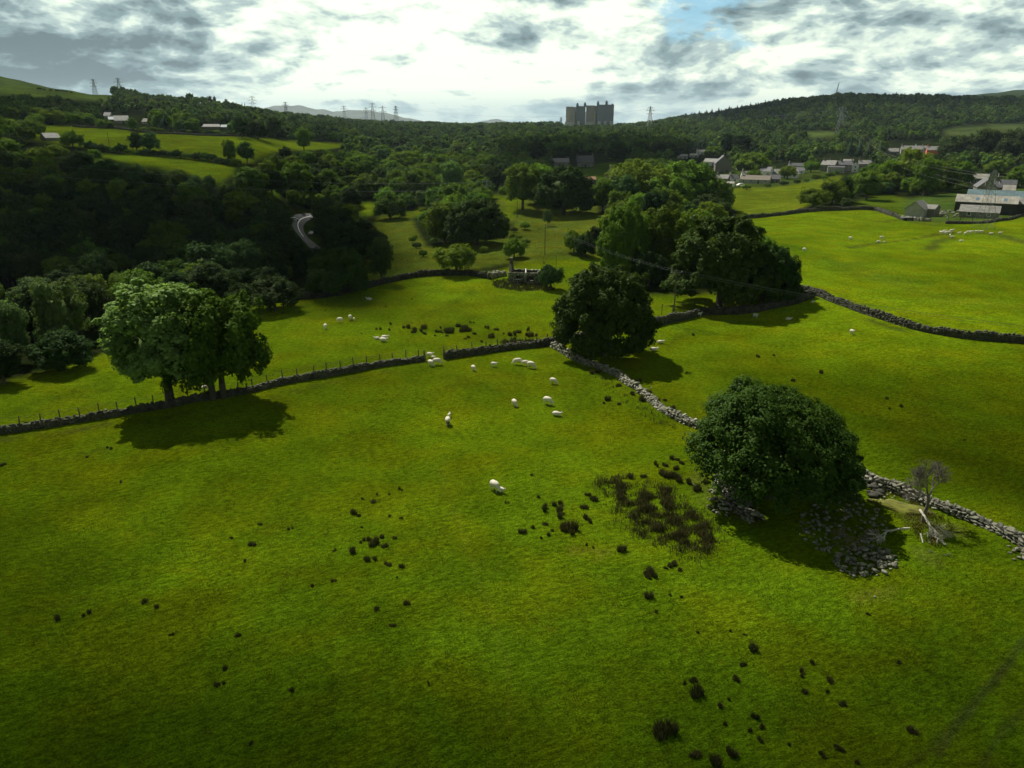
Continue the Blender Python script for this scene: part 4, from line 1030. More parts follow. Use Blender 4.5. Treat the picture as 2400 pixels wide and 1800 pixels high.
def wall(label, pix=None, pts=None, h=1.2, w=0.65, size=0.34, tone='light', keep=0, ruin=0.0, sub=6, group=None, hvar=0.1, name='dry_stone_wall'):
    P = pts if pts is not None else PW(pix)
    P = spline(P, sub) if len(P) > 2 else [np.array(P[0]), np.array(P[1])]
    root = thing(name, label, 'stone wall', (0, 0, 0), 0, group)
    r_ = np.random.default_rng(int(abs(P[0][0] * 10)) + len(P)); spots = []
    seg = [np.linalg.norm(np.array(b) - np.array(a)) for a, b in zip(P[:-1], P[1:])]; L = sum(seg); cum = np.concatenate([[0], np.cumsum(seg)])
    core = MB(); s = 0.0
    def at(s):
        i = min(int(np.searchsorted(cum, s, 'right')) - 1, len(seg) - 1); i = max(i, 0)
        a, b = np.array(P[i]), np.array(P[i + 1]); t = (s - cum[i]) / max(seg[i], 1e-6); p = a + (b - a) * t; tv = (b - a) / max(seg[i], 1e-6)
        return p, np.array([-tv[1], tv[0]]), math.atan2(tv[1], tv[0])
    hh = lambda s: h * (1 + hvar * math.sin(s * 0.31 + 1) + hvar * 0.7 * math.sin(s * 1.13)) * (1 - ruin * (0.5 + 0.5 * math.sin(s * 0.23 + L)))
    rows = max(2, int(h / (size * 0.62)))
    prev = None; s = 0.0
    cs = np.arange(0, L + 0.01, max(0.8, size * 3))
    for s in cs:
        p, n, a = at(s); z = float(zf(*p)); q = hh(s) * 0.86
        ring = [(*(p + n * w * 0.40), z - 0.4), (*(p + n * w * 0.28), z + q), (*(p - n * w * 0.28), z + q), (*(p - n * w * 0.40), z - 0.4)]
        if prev is not None: core.add(prev + ring, [(0, 4, 5, 1), (1, 5, 6, 2), (2, 6, 7, 3)])
        else: core.add(ring, [(0, 1, 2, 3)])
        prev = ring
    core.build('rubble_core', STONE_DARK, root)
    for row in range(rows + 1):
        s = r_.uniform(0, size); top = row == rows
        while s < L:
            ln = size * r_.uniform(0.5, 1.7); p, n, a = at(min(s + ln / 2, L)); z = float(zf(*p)); q = hh(s)
            zz_ = z + (row + 0.5) / rows * q * 0.92
            if top:
                spots.append((p[0] + n[0] * r_.normal() * 0.16, p[1] + n[1] * r_.normal() * 0.16, z + q * (0.98 + 0.06 * r_.normal()), ln * 0.8, w * r_.uniform(0.3, 0.9), size * r_.uniform(0.35, 1.1), a + r_.normal() * 0.5, r_.normal() * 0.3))
            else:
                for sd in (-1, 1):
                    off = w * (0.46 - 0.12 * row / rows) * sd + r_.normal() * (0.03 + 0.16 * ruin)
                    spots.append((p[0] + n[0] * off, p[1] + n[1] * off, zz_ + r_.normal() * 0.02, ln, size * r_.uniform(0.5, 0.9), q / rows * r_.uniform(0.7, 1.3), a + r_.normal() * (0.15 + ruin), r_.normal() * (0.12 + 0.5 * ruin)))
            s += ln * 1.02
    spots = np.array(spots)
    if keep:
        _, _, dp = project(spots[:, 0], spots[:, 1], spots[:, 2]); big = np.argsort(-(spots[:, 3] * spots[:, 5]) ** 0.5 / dp); sel_, rest_ = big[:keep], big[keep:]
        for i in sel_:
            r0 = spots[i]; link('stone', STONE_ME[tone][int(r_.integers(0, 8))], root, r0[:3], (r0[7], 0, r0[6]), r0[3:6] * 1.05)
        joined('stones', spots[rest_], STONE if tone == 'light' else STONE_DARK, root)
    else: joined('stones', spots, STONE if tone == 'light' else STONE_DARK, root)
    return root, at, L
WOOD = mat('weathered_wood', (0.075, 0.068, 0.055), 0.9, 0.3, 6.0)
WIRE = mat('wire', (0.16, 0.17, 0.17), 0.8, 0.1, 1.0)
def fence(label, pix=None, path=None, spacing=2.0, h=1.85, r=0.085, off=0.0, wires=2, name='post_and_wire_fence'):
    root = thing(name, label, 'fence')
    if path is None:
        P = PW(pix); seg = [np.linalg.norm(np.array(b) - np.array(a)) for a, b in zip(P[:-1], P[1:])]; cum = np.concatenate([[0], np.cumsum(seg)]); L = cum[-1]
        def at(s):
            i = max(0, min(int(np.searchsorted(cum, s, 'right')) - 1, len(seg) - 1)); a, b = np.array(P[i]), np.array(P[i + 1]); t = (s - cum[i]) / seg[i]; tv = (b - a) / seg[i]
            return a + (b - a) * t, np.array([-tv[1], tv[0]]), 0
    else: at, L = path
    tops = []; r_ = np.random.default_rng(int(L * 10)); s = 0.3
    pm = MB().bar((0, 0, -0.4), (0.0, 0, 1.0), 1.0, 0.85, 6).mesh('post', WOOD)
    while s < L:
        p, n, _ = at(s); p = p + n * off; z = float(zf(*p)); hh = h * r_.uniform(0.9, 1.1)
        link('post', pm, root, (p[0], p[1], z), (r_.normal() * 0.04, r_.normal() * 0.05, 0), (r, r, hh)); tops.append((p[0], p[1], z + hh * 0.95)); s += spacing * r_.uniform(0.92, 1.08)
    for k in range(wires):
        m = MB()
        for a, b in zip(tops[:-1], tops[1:]): m.bar((a[0], a[1], a[2] - k * 0.3), (b[0], b[1], b[2] - k * 0.3), 0.012, None, 3)
        m.build('wire', WIRE, root)
    return root

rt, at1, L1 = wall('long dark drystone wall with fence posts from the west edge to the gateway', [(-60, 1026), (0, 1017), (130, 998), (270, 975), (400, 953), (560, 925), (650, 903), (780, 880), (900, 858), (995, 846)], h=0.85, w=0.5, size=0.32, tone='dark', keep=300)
fence('thin posts standing along the long wall west of the gateway', path=(at1, L1), spacing=2.05, off=0.45)
rt, at2, L2 = wall('drystone wall between the gateway and the dark oak', [(1040, 842), (1100, 833), (1180, 822), (1260, 813), (1330, 800), (1392, 790)], h=1.05, w=0.55, size=0.34, tone='dark', keep=240)
fence('thin posts standing along the wall between gateway and dark oak', path=(at2, L2), spacing=2.3, off=0.45)
for (a, b, lb) in ((995, 846, 'stout gate post ending the western wall at the gateway'), (1041, 842, 'stout gate post beside the dark oak wall at the gateway')):
    p = G(a, b); o = thing('gate_post', lb, 'post', (p[0], p[1], p[2])); MB().bar((0, 0, -0.4), (0, 0, 1.7), 0.13, 0.12, 7).build('shaft', WOOD, o)
wall('tumbled pale wall of loose stones running down from the oak', [(1296, 812), (1330, 832), (1372, 852), (1420, 868), (1465, 893), (1510, 925), (1555, 962), (1605, 990), (1660, 1010)], h=0.85, w=1.0, size=0.36, tone='light', keep=300, ruin=0.45, hvar=0.3)
wall('broad pale tumbled wall climbing to the bottom corner past the dead tree', [(1975, 1092), (2030, 1128), (2090, 1150), (2150, 1172), (2200, 1190), (2262, 1214), (2330, 1240), (2400, 1278), (2470, 1320)], h=0.95, w=1.15, size=0.46, tone='light', keep=300, ruin=0.35, hvar=0.25)
wall('hidden wall length under the broad oak', [(1660, 1010), (1760, 1045), (1860, 1075), (1975, 1092)], h=0.9, w=0.9, size=0.42, tone='light', ruin=0.3)
wall('collapsed fold wall of mossy stone beside the broad oak', [(1688, 1085), (1692, 1120), (1708, 1150), (1722, 1175), (1742, 1200), (1775, 1225)], h=1.0, w=1.5, size=0.42, tone='light', keep=160, ruin=0.35, hvar=0.3)
rt, at3, L3 = wall('drystone wall from the dark oak to the huge oak', [(1520, 768), (1560, 758), (1600, 750), (1650, 738), (1740, 735), (1800, 725), (1862, 712), (1905, 697)], h=1.35, size=0.36, tone='dark')
fence('few thin posts behind the wall by the utility pole', [(1500, 745), (1548, 737), (1600, 731), (1660, 722)], spacing=2.6)
wall('short top wall joining at the bright field corner', [(1845, 700), (1875, 696), (1905, 692)], h=1.0, size=0.36, tone='dark')
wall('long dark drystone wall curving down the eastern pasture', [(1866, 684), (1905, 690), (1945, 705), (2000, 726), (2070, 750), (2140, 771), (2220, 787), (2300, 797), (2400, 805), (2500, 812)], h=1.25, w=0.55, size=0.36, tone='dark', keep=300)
wall('curved field wall along the top of the eastern pasture', [(1745, 512), (1800, 508), (1860, 501), (1920, 495), (2000, 492), (2050, 494), (2080, 503), (2110, 514)], h=1.3, size=0.5, tone='dark')
wall('low wall between the small shed and the pasture', [(2108, 514), (2150, 518), (2180, 519)], h=1.1, size=0.45, tone='light')
wall('far wall running east past the pylon', [(2215, 524), (2280, 524), (2340, 518), (2400, 505), (2480, 495)], h=0.7, size=0.5, tone='dark')
fence('short fence of posts in front of the big barn', [(2218, 521), (2260, 521), (2310, 519)], spacing=4.0, h=2.2, r=0.12)
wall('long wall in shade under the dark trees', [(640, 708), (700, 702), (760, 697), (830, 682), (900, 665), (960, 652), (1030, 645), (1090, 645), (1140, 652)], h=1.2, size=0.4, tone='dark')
wall('broken stub of pale wall joining the ruined cottage', [(1146, 655), (1160, 650), (1184, 646)], h=1.2, w=1.1, size=0.4, tone='light', ruin=0.3)
wall('low stone bank on the slope beyond the hedge', [(170, 297), (230, 300), (320, 309), (450, 317), (560, 320)], h=1.0, size=0.9, tone='dark')

# ------------------------------------------------------------------ rubble and boulders
def pile(label, cx, cy, wpx, hpx, n, size, tone='light', keep=60, height=0.5, seed=1, name='stone_pile'):
    root = thing(name, label, 'stones'); r_ = np.random.default_rng(seed); sp = []
    for i in range(n):
        a, q = r_.uniform(0, 6.28), math.sqrt(r_.random()); p = G(cx + math.cos(a) * q * wpx / 2, cy + math.sin(a) * q * hpx / 2)
        s = size * r_.uniform(0.45, 1.5); sp.append((p[0], p[1], p[2] + height * (1 - q * q) * r_.uniform(0.2, 1) + s * 0.15, s, s * r_.uniform(0.6, 1), s * r_.uniform(0.45, 0.9), r_.uniform(0, 6.28), r_.normal() * 0.3))
    sp = np.array(sp); big = np.argsort(-sp[:, 3])
    for i in big[:keep]: link('stone', STONE_ME[tone][i % 8], root, sp[i, :3], (sp[i, 7], 0, sp[i, 6]), sp[i, 3:6])
    joined('stones', sp[big[keep:]], STONE if tone == 'light' else STONE_DARK, root, True)
    return root
pile('pile of grey boulders in the oak shadow below the dead tree', 2030, 1318, 150, 76, 150, 0.42, 'light', 120, 0.3, 3)
pile('scatter of small stones under the fallen branches', 1975, 1235, 210, 130, 220, 0.32, 'light', 120, 0.15, 4)
pile('large dark boulders where the oak meets the broad wall', 2010, 1150, 110, 60, 36, 0.85, 'dark', 36, 0.5, 5)
pile('white stones lying on the turf bank beside the dead tree', 2095, 1162, 90, 36, 34, 0.34, 'light', 34, 0.1, 6)
pile('mossy rubble slope of the collapsed fold', 1715, 1168, 120, 90, 150, 0.40, 'light', 120, 0.8, 7)
pile('few flat stones at the corner of the far end of the wall', 2390, 1290, 60, 50, 30, 0.4, 'light', 30, 0.2, 8)
pile('heap of logs and stone in the farmyard between shed and barn', 2230, 502, 80, 18, 60, 1.0, 'light', 60, 0.9, 9)
for a, b, s, lb in ((2050, 1400, 0.3, 'single small white stone below the boulder pile'), (1173, 671, 0.7, 'white stone lying in front of the ruined cottage'), (1317, 653, 0.6, 'pale stone beside the bush at the ruined cottage'), (1526, 910, 0.4, 'small white stone beside the tumbled wall'), (2093, 1108 + 36, 0.95, 'largest white slab on the turf bank by the dead tree')):
    p = G(a, b); o = link('stone', STONE_ME['light'][2], None, (p[0], p[1], p[2] + s * 0.2), (0, 0, 1.0), (s, s * 0.7, s * 0.5), label=lb, category='stone')
# turf bank at the wall end by the dead tree
p = G(2110, 1190); v_, f_ = ico(4)
link('turf_bank', mesh_np('turf_bank', v_ * (1 + 0.16 * _wave(v_[:, 0] * 3, v_[:, 1] * 3 + v_[:, 2], 3, 3.0, 5)[:, None]), f_, MOSS, True), None, (p[0], p[1], p[2] - 0.2), (0, 0, -0.45), (2.9, 1.1, 0.65), label='brown grassy bank at the end of the broad wall', category='bank')

# ------------------------------------------------------------------ ruined cottage
def ruin_house():
    A = G(1192, 664); B = G(1262, 668); rz = math.atan2(B[1] - A[1], B[0] - A[0]); Lx = np.linalg.norm(B[:2] - A[:2]); D = 4.6; H = 2.5
    o = thing('ruined_cottage', 'roofless stone cottage ruin with one standing chimney gable', 'ruin', (A[0], A[1], A[2] - 0.1), rz)
    sm = STONE_DARK
    m = MB(); x0, x1 = 0.9, Lx
    wins = [(1.7, 2.7, 1.2, 2.1), (4.4, 5.6, 1.0, 2.2)]
    xs = [0.0] + sum([[a, b] for a, b, _, _ in wins], []) + [Lx]
    for i in range(0, len(xs), 2): m.box(((xs[i] + xs[i + 1]) / 2, 0, H / 2 - 0.1), (xs[i + 1] - xs[i], 0.5, H - 0.1 * i))
    for a, b, z0, z1 in wins: m.box(((a + b) / 2, 0, z0 / 2 - 0.1), (b - a, 0.5, z0)); m.box(((a + b) / 2, 0, (z1 + H) / 2 - 0.12), (b - a, 0.5, H - z1 - 0.2))
    m.build('front_wall', sm, o)
    MB().box((Lx / 2, D, H / 2 - 0.1), (Lx, 0.5, H)).build('rear_wall', sm, o)
    g = MB(); g.v = []; poly = [(0, -0.3), (0, H), (D * 0.38, H + 1.9), (D * 0.38, H + 3.0), (D * 0.62, H + 3.0), (D * 0.62, H + 1.9), (D, H), (D, -0.3)]
    n = len(poly); vs = [(0.0, y, z) for y, z in poly] + [(0.6, y, z) for y, z in poly]
    g.add(vs, [(i, (i + 1) % n, n + (i + 1) % n, n + i) for i in range(n)] + [tuple(range(n))[::-1], tuple(range(n, 2 * n))]); g.build('chimney_gable', sm, o)
    poly = [(0, -0.3), (0, H * 0.8), (D * 0.5, H + 0.1), (D, H * 0.9), (D, -0.3)]; n = 5
    g = MB(); vs = [(Lx - 0.5, y, z) for y, z in poly] + [(Lx, y, z) for y, z in poly]; g.add(vs, [(i, (i + 1) % n, n + (i + 1) % n, n + i) for i in range(n)] + [tuple(range(n))[::-1], tuple(range(n, 2 * n))]); g.build('end_wall', sm, o)
    pale = mat('pale_timber', (0.55, 0.53, 0.47), 0.8, 0.2, 3.0)
    MB().bar((3.9, 0, H + 0.05), (3.3, D, H + 0.1), 0.14, 0.12, 6).build('roof_beam', pale, o)
    MB().box((2.2, -0.28, 1.15), (1.1, 0.12, 0.12)).build('window_sill', pale, o)
    r_ = np.random.default_rng(3); sp = []
    for x in np.arange(0.2, Lx, 0.42):
        for y in (0, D): sp.append((x, y, H - 0.05 - 0.03 * x + r_.normal() * 0.06, 0.42, 0.5, 0.24, r_.normal() * 0.2, 0.1 * r_.normal()))
        for k in range(7):
            if not any(a - 0.1 < x < b + 0.1 and z0 - 0.1 < 0.2 + k * 0.42 < z1 + 0.1 for a, b, z0, z1 in wins): sp.append((x + r_.normal() * 0.06, -0.24, 0.1 + k * 0.40, 0.40 * r_.uniform(0.7, 1.1), 0.14, 0.32, r_.normal() * 0.05, 0))
    ob = joined('stones', sp, STONE, o, False)
ruin_house()
p = G(1300, 672)

# ------------------------------------------------------------------ houses, barns and the power station
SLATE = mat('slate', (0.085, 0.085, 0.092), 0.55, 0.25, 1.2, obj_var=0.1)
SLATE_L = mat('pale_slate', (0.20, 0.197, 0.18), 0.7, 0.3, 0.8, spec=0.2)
WHITE = mat('white_render', (0.72, 0.71, 0.66), 0.8, 0.1, 0.6)
CREAM = mat('grey_render', (0.34, 0.33, 0.29), 0.85, 0.15, 0.6)
HSTONE = mat('house_stone', (0.17, 0.16, 0.135), 0.9, 0.4, 2.5)
GLASS = mat('window_glass', (0.03, 0.04, 0.05), 0.15, 0.1, 1.0, spec=0.6)
FRAME = mat('white_frame', (0.7, 0.7, 0.68), 0.6, 0.05, 1.0)
SHEET = mat('pale_sheet_roof', (0.28, 0.27, 0.23), 0.85, 0.25, 0.35, spec=0.1)
SHEET_B = mat('blue_sheet_roof', (0.085, 0.140, 0.150), 0.7, 0.25, 0.4)
SHEET_G = mat('grey_sheet_roof', (0.17, 0.17, 0.15), 0.7, 0.3, 0.5)
BRIGHT = mat('glossy_white_roof', (0.27, 0.27, 0.26), 0.85, 0.2, 0.5, spec=0.1)
BLUEW = mat('pale_blue_render', (0.45, 0.60, 0.62), 0.8, 0.08, 0.6)
ORANGE = mat('orange_render', (0.75, 0.16, 0.07), 0.8, 0.1, 0.6)
RUST = mat('rusty_roof', (0.22, 0.11, 0.05), 0.8, 0.4, 1.0)
def house(label, px, py, wpx, hwall=2.6, hroof=2.2, dep=7.0, rz=0.0, wallm=None, roofm=None, chim=1, wins=3, storeys=1, gable=False, cat='house', name='house', lean=None, door=True, group=None, corr=0, skylight=0, w=None, dz=-0.15):
    """px, py: middle of the front foot; the front faces the camera before turning by rz"""
    p = G(px, py); dd = depth_at(p); w = w or wpx * dd / FPX
    az = math.atan2(p[0], p[1])
    o = thing(name, label, cat, (p[0], p[1], p[2] + dz), -az + rz, group); wallm = wallm or HSTONE; roofm = roofm or SLATE
    if gable:        # gable end to the camera
        W2, Dp = w, dep; hx = w / 2
        m = MB(); m.prism([(-hx, -0.6), (-hx, hwall), (0, hwall + hroof), (hx, hwall), (hx, -0.6)], 0, dep); m.build('wall', wallm, o)
        r = MB(); e = 0.35; t = 0.18
        for s in (-1, 1): 
            a = (s * (hx + e), hwall - e * hroof / hx); poly = [a, (0, hwall + hroof), (0, hwall + hroof + t), (s * (hx + e), hwall - e * hroof / hx + t)]
            r.prism(poly, -0.3, dep + 0.3)
        rf = r.build('roof', roofm, o); ridge = (0, dep)
        cpos = [(0, 0.5), (0, dep - 0.5)]
    else:
        hx = w / 2; m = MB(); poly = [(0, -0.6), (0, hwall), (dep / 2, hwall + hroof), (dep, hwall), (dep, -0.6)]
        n = 5; vs = [(-hx, y, z) for y, z in poly] + [(hx, y, z) for y, z in poly]
        m.add(vs, [(i, (i + 1) % n, n + (i + 1) % n, n + i) for i in range(n)] + [tuple(range(n))[::-1], tuple(range(n, 2 * n))]); m.build('wall', wallm, o)
        r = MB(); e = 0.35; t = 0.16
        for (y0, z0, y1, z1) in ((-e, hwall - e * hroof / dep * 2, dep / 2, hwall + hroof), (dep + e, hwall - e * hroof / dep * 2, dep / 2, hwall + hroof)):
            xe = hx + 0.25
            vs = [(-xe, y0, z0 + 0.02), (xe, y0, z0 + 0.02), (xe, y1, z1 + 0.02), (-xe, y1, z1 + 0.02), (-xe, y0, z0 + t), (xe, y0, z0 + t), (xe, y1, z1 + t), (-xe, y1, z1 + t)]
            r.add(vs, [(0, 3, 2, 1), (4, 5, 6, 7), (0, 1, 5, 4), (1, 2, 6, 5), (2, 3, 7, 6), (3, 0, 4, 7)])
        rf = r.build('roof', roofm, o)
        cpos = [(-hx + 0.6, dep / 2), (hx - 0.6, dep / 2), (0, dep / 2)]
        if corr:
            cm = MB(); nn = int(w / corr)
            for i in range(nn):
                x = -hx + (i + 0.5) * w / nn; cm.bar((x, -e, hwall - e * hroof / dep * 2 + t + 0.01), (x, dep / 2, hwall + hroof + t + 0.01), 0.06, None, 4)
            cm.build('roof_ribs', roofm, rf, kind='stuff')
        for k in range(skylight):
            x = -hx * 0.3 + k * hx * 0.9; y = dep * 0.18; zc = hwall + hroof * 0.36 + t + 0.06
            sl = MB(); zz0 = hwall + hroof * 0.25 + t + 0.06; zz1 = hwall + hroof * 0.62 + t + 0.06
            sl.add([(x - 0.6, dep * 0.125, zz0), (x + 0.6, dep * 0.125, zz0), (x + 0.6, dep * 0.31, zz1), (x - 0.6, dep * 0.31, zz1)], [(0, 1, 2, 3)]); sl.build('skylight', mat('skylight_sheet', (0.10, 0.16, 0.22), 0.3, 0.1, 1.0), rf)
    for c in range(chim):
        x, y = cpos[c % len(cpos)]; cm = MB().box((x, y, hwall + hroof + 0.55), (0.7, 0.9, 1.7)); cm.box((x, y, hwall + hroof + 1.5), (0.85, 1.05, 0.18)); ch = cm.build('chimney', wallm if wallm is not WHITE else CREAM, rf)
        MB().bar((x, y, hwall + hroof + 1.55), (x, y, hwall + hroof + 1.95), 0.14, 0.12, 6).build('chimney_pot', RUST, rf)
    for st in range(storeys):
        z = 1.5 + st * 2.5
        if z + 0.6 > hwall and not gable: z = hwall - 0.85
        for i in range(wins):
            x = -w / 2 + (i + 0.5) * w / max(wins, 1)
            if door and st == 0 and i == wins // 2 and wins > 1:
                MB().box((x, -0.03, 1.0), (0.95, 0.10, 2.0)).build('door', GLASS, o); continue
            f = MB().box((x, -0.02, z), (1.25, 0.08, 1.25)).build('window', FRAME, o); MB().box((x, -0.055, z), (1.0, 0.05, 1.0)).build('pane', GLASS, f)
    return o
HV = 'houses of the village'
house('white gabled bungalow at the western end of the lane houses', 1838, 416, 66, 2.6, 2.6, 9, 0.25, WHITE, SLATE_L, 1, 3)
house('small dark cottage below the white gabled bungalow', 1812, 428, 30, 2.3, 2.2, 7, 0.1, HSTONE, SLATE, 1, 2)
house('low grey roofed house behind the yellow green bushes', 1872, 396, 46, 2.4, 2.0, 7, 0.1, CREAM, SLATE, 1, 2)
house('little house with a pale sunlit roof beside the bushes', 1902, 398, 24, 2.4, 2.6, 6, 0.1, HSTONE, SHEET, 1, 1)
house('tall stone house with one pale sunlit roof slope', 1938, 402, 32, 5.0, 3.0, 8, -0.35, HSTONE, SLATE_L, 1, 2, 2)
house('dark stone terrace with a row of chimneys', 1968, 402, 52, 5.2, 2.6, 8, 0.05, HSTONE, SLATE, 3, 4, 2)
house('grey extension with big window in front of the terrace', 1958, 406, 36, 4.2, 0.7, 5, 0.05, CREAM, SLATE, 0, 3, 1)
house('small white cottage with round topped gable beside the terrace', 2003, 404, 15, 5.0, 1.6, 6, 0.0, WHITE, SLATE, 0, 1, 2, True)
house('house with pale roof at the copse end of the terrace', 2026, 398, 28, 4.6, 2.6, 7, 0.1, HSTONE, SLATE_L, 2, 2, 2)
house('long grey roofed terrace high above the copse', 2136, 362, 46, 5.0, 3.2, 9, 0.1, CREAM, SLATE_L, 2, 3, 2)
house('pale blue fronted terrace house next to the orange one', 2158, 362, 28, 5.0, 3.2, 9, 0.1, BLUEW, SLATE_L, 1, 2, 2)
house('orange fronted house at the end of the high terrace', 2184, 364, 24, 5.0, 3.2, 9, 0.1, ORANGE, SLATE_L, 1, 2, 2)
house('low slate roofed building beside the high terrace', 2090, 362, 28, 3.0, 3.0, 8, 0.05, HSTONE, SLATE_L, 0, 2)
house('small white lean to house beneath the high terrace', 2144, 372, 18, 3.2, 1.8, 6, 0.1, WHITE, SLATE_L, 0, 2)
house('slate roofed stone house beside the shaded bank field', 1372, 392, 40, 3.5, 4.5, 9, 0.15, HSTONE, SLATE, 2, 3, 1)
house('long low stone building left in shade by the slate house', 1312, 390, 44, 3.0, 2.5, 8, 0.1, HSTONE, SLATE, 1, 3)
house('stone house half hidden with warm lit chimney gable', 1428, 432, 22, 5.0, 4.2, 9, -0.5, mat('warm_lit_stone', (0.42, 0.36, 0.24), 0.9, 0.3, 2.5), SLATE, 1, 1, 1, True)  # warm light on the gable put into the stone colour
house('shed with a rust brown roof in the cottage wood', 1384, 436, 24, 3.6, 1.2, 5, 0.1, HSTONE, RUST, 0, 2)
house('white roofed shed farthest up the village lane', 1600, 372, 22, 2.4, 1.3, 8, 0.1, CREAM, BRIGHT, 0, 2)
house('second white roofed shed up the village lane', 1626, 370, 20, 2.4, 1.3, 8, -0.1, CREAM, BRIGHT, 0, 2)
house('white cottage with pale roof and dormer in the village', 1663, 388, 32, 3.0, 2.4, 8, -0.4, WHITE, SLATE_L, 0, 2)
house('tall dark gabled house in the middle of the village', 1694, 404, 36, 6.5, 5.5, 12, 0.1, HSTONE, SLATE, 1, 2, 1, True)
house('small grey roofed cottage at the village pasture', 1690, 427, 30, 2.4, 2.0, 7, -0.2, CREAM, SLATE_L, 1, 2)
house('low white garage beside the village pasture', 1707, 438, 24, 2.0, 0.8, 5, -0.1, WHITE, SHEET, 0, 2)
house('wide brown roofed bungalow behind the garden shrub', 1768, 430, 66, 2.4, 2.2, 9, -0.12, CREAM, mat('brown_tiles', (0.15, 0.13, 0.10), 0.8, 0.2, 1.0), 1, 4)
house('small white gabled cottage by the lattice pole', 1160, 440, 20, 3.0, 2.6, 7, 0.5, HSTONE, SHEET, 1, 1)
house('white polytunnel like roof above the slope farm', 251, 277, 14, 2.0, 2.4, 7, -0.3, CREAM, BRIGHT, 0, 0)
house('long white roofed barn of the slope farm', 286, 290, 30, 2.4, 3.2, 10, 0.0, HSTONE, BRIGHT, 0, 4)
house('dark sheds behind the long white roofed barn', 266, 287, 18, 2.2, 1.8, 8, 0.05, HSTONE, SHEET_B, 0, 0)
house('small house with pale gable beyond the hedgerow tree', 340, 291, 14, 2.0, 2.2, 6, -0.5, CREAM, SHEET, 0, 1)
house('low building with long shining white roof', 492, 302, 44, 1.8, 1.8, 8, 0.03, HSTONE, BRIGHT, 0, 0)
house('grey blue roofed shed by the shelter belt', 533, 304, 28, 2.2, 1.7, 8, -0.1, HSTONE, SHEET_B, 0, 1)
house('white roofed shed below the slope field beside the round oak', 125, 330, 32, 1.8, 2.2, 7, 0.35, HSTONE, BRIGHT, 0, 0)
house('tiny white house far off on the moor', 728, 284, 9, 3.0, 2.0, 7, 0.1, WHITE, SHEET, 0, 0)
house('white rendered cottage between the bungalow and the shrub', 1752, 420, 24, 2.6, 2.2, 7, 0.2, WHITE, SLATE_L, 1, 2)
house('pale gabled house behind the wide brown bungalow', 1790, 414, 26, 3.6, 2.6, 8, -0.3, WHITE, SLATE, 1, 2)
house('grey house peeping over the trees of the upper village', 1740, 398, 26, 3.4, 2.4, 8, 0.2, CREAM, SLATE_L, 1, 2)
house('row of low white cottages on the upper village lane', 1645, 362, 26, 2.6, 1.8, 7, 0.0, WHITE, SLATE_L, 2, 3)
house('small pale house above the village pasture corner', 1722, 428, 20, 2.6, 2.0, 6, 0.4, WHITE, SLATE, 1, 1)
house('stone barn with pale roof by the conifer row', 1985, 388, 22, 2.8, 2.2, 7, -0.2, HSTONE, SLATE_L, 0, 1)
house('small white end house nearest the conifer row', 2050, 402, 20, 3.0, 2.2, 7, 0.2, WHITE, SLATE_L, 1, 2)
house('pair of low pale cottages above the curved lane', 1868, 408, 30, 2.6, 2.0, 7, -0.1, WHITE, SLATE, 2, 3)
house('tiny pale house high in the far village wood', 1775, 388, 18, 3.0, 2.2, 7, 0.2, WHITE, SLATE_L, 1, 1)
# the farm
house('farmhouse with stone gable and pale barge boards', 2310, 462, 40, 4.6, 3.6, 13, 0.15, HSTONE, SLATE, 1, 1, 1, True, name='farmhouse')
house('slate roofed wing of the farmhouse', 2350, 460, 44, 4.4, 3.2, 7, 0.0, HSTONE, SLATE, 1, 3, 1)
house('lean to with light grey roof at the end of the farmhouse', 2362, 462, 24, 3.4, 2.0, 6, 0.1, HSTONE, SHEET, 0, 1)
house('cottage with white roof edge behind the farmhouse', 2295, 430, 34, 3.0, 2.2, 7, 0.1, HSTONE, SHEET, 1, 2)
house('long barn with faded blue green sheet roof', 2330, 478, 116, 3.2, 2.2, 9, -0.03, HSTONE, SHEET_B, 0, 0, cat='barn', name='barn', corr=1.2)
house('big barn with pale corrugated roof and dark open side', 2306, 500, 124, 4.2, 2.3, 9, -0.03, mat('dark_boards', (0.045, 0.042, 0.038), 0.9, 0.3, 1.0), SHEET, 0, 0, cat='barn', name='barn', corr=1.0, skylight=2)
house('short grey roofed end bay of the big barn', 2384, 502, 30, 4.0, 2.0, 8, -0.03, mat('dark_boards', (0, 0, 0)), SHEET_G, 0, 0, cat='barn', name='barn')
house('lean to shed with mossy grey roof before the big barn', 2292, 511, 80, 2.2, 1.9, 9, -0.03, HSTONE, SHEET_G, 0, 2, cat='barn', name='barn', door=False)
house('small grey shed with steep dark roof beside the curved wall', 2140, 510, 40, 3.2, 2.6, 9, -0.25, CREAM, SHEET_G, 0, 0, 1, True, cat='shed', name='farm_shed')
house('low lean to joined to the steep roofed shed', 2172, 508, 28, 3.0, 1.2, 7, -0.25, HSTONE, SHEET_G, 0, 0, cat='shed', name='farm_shed')

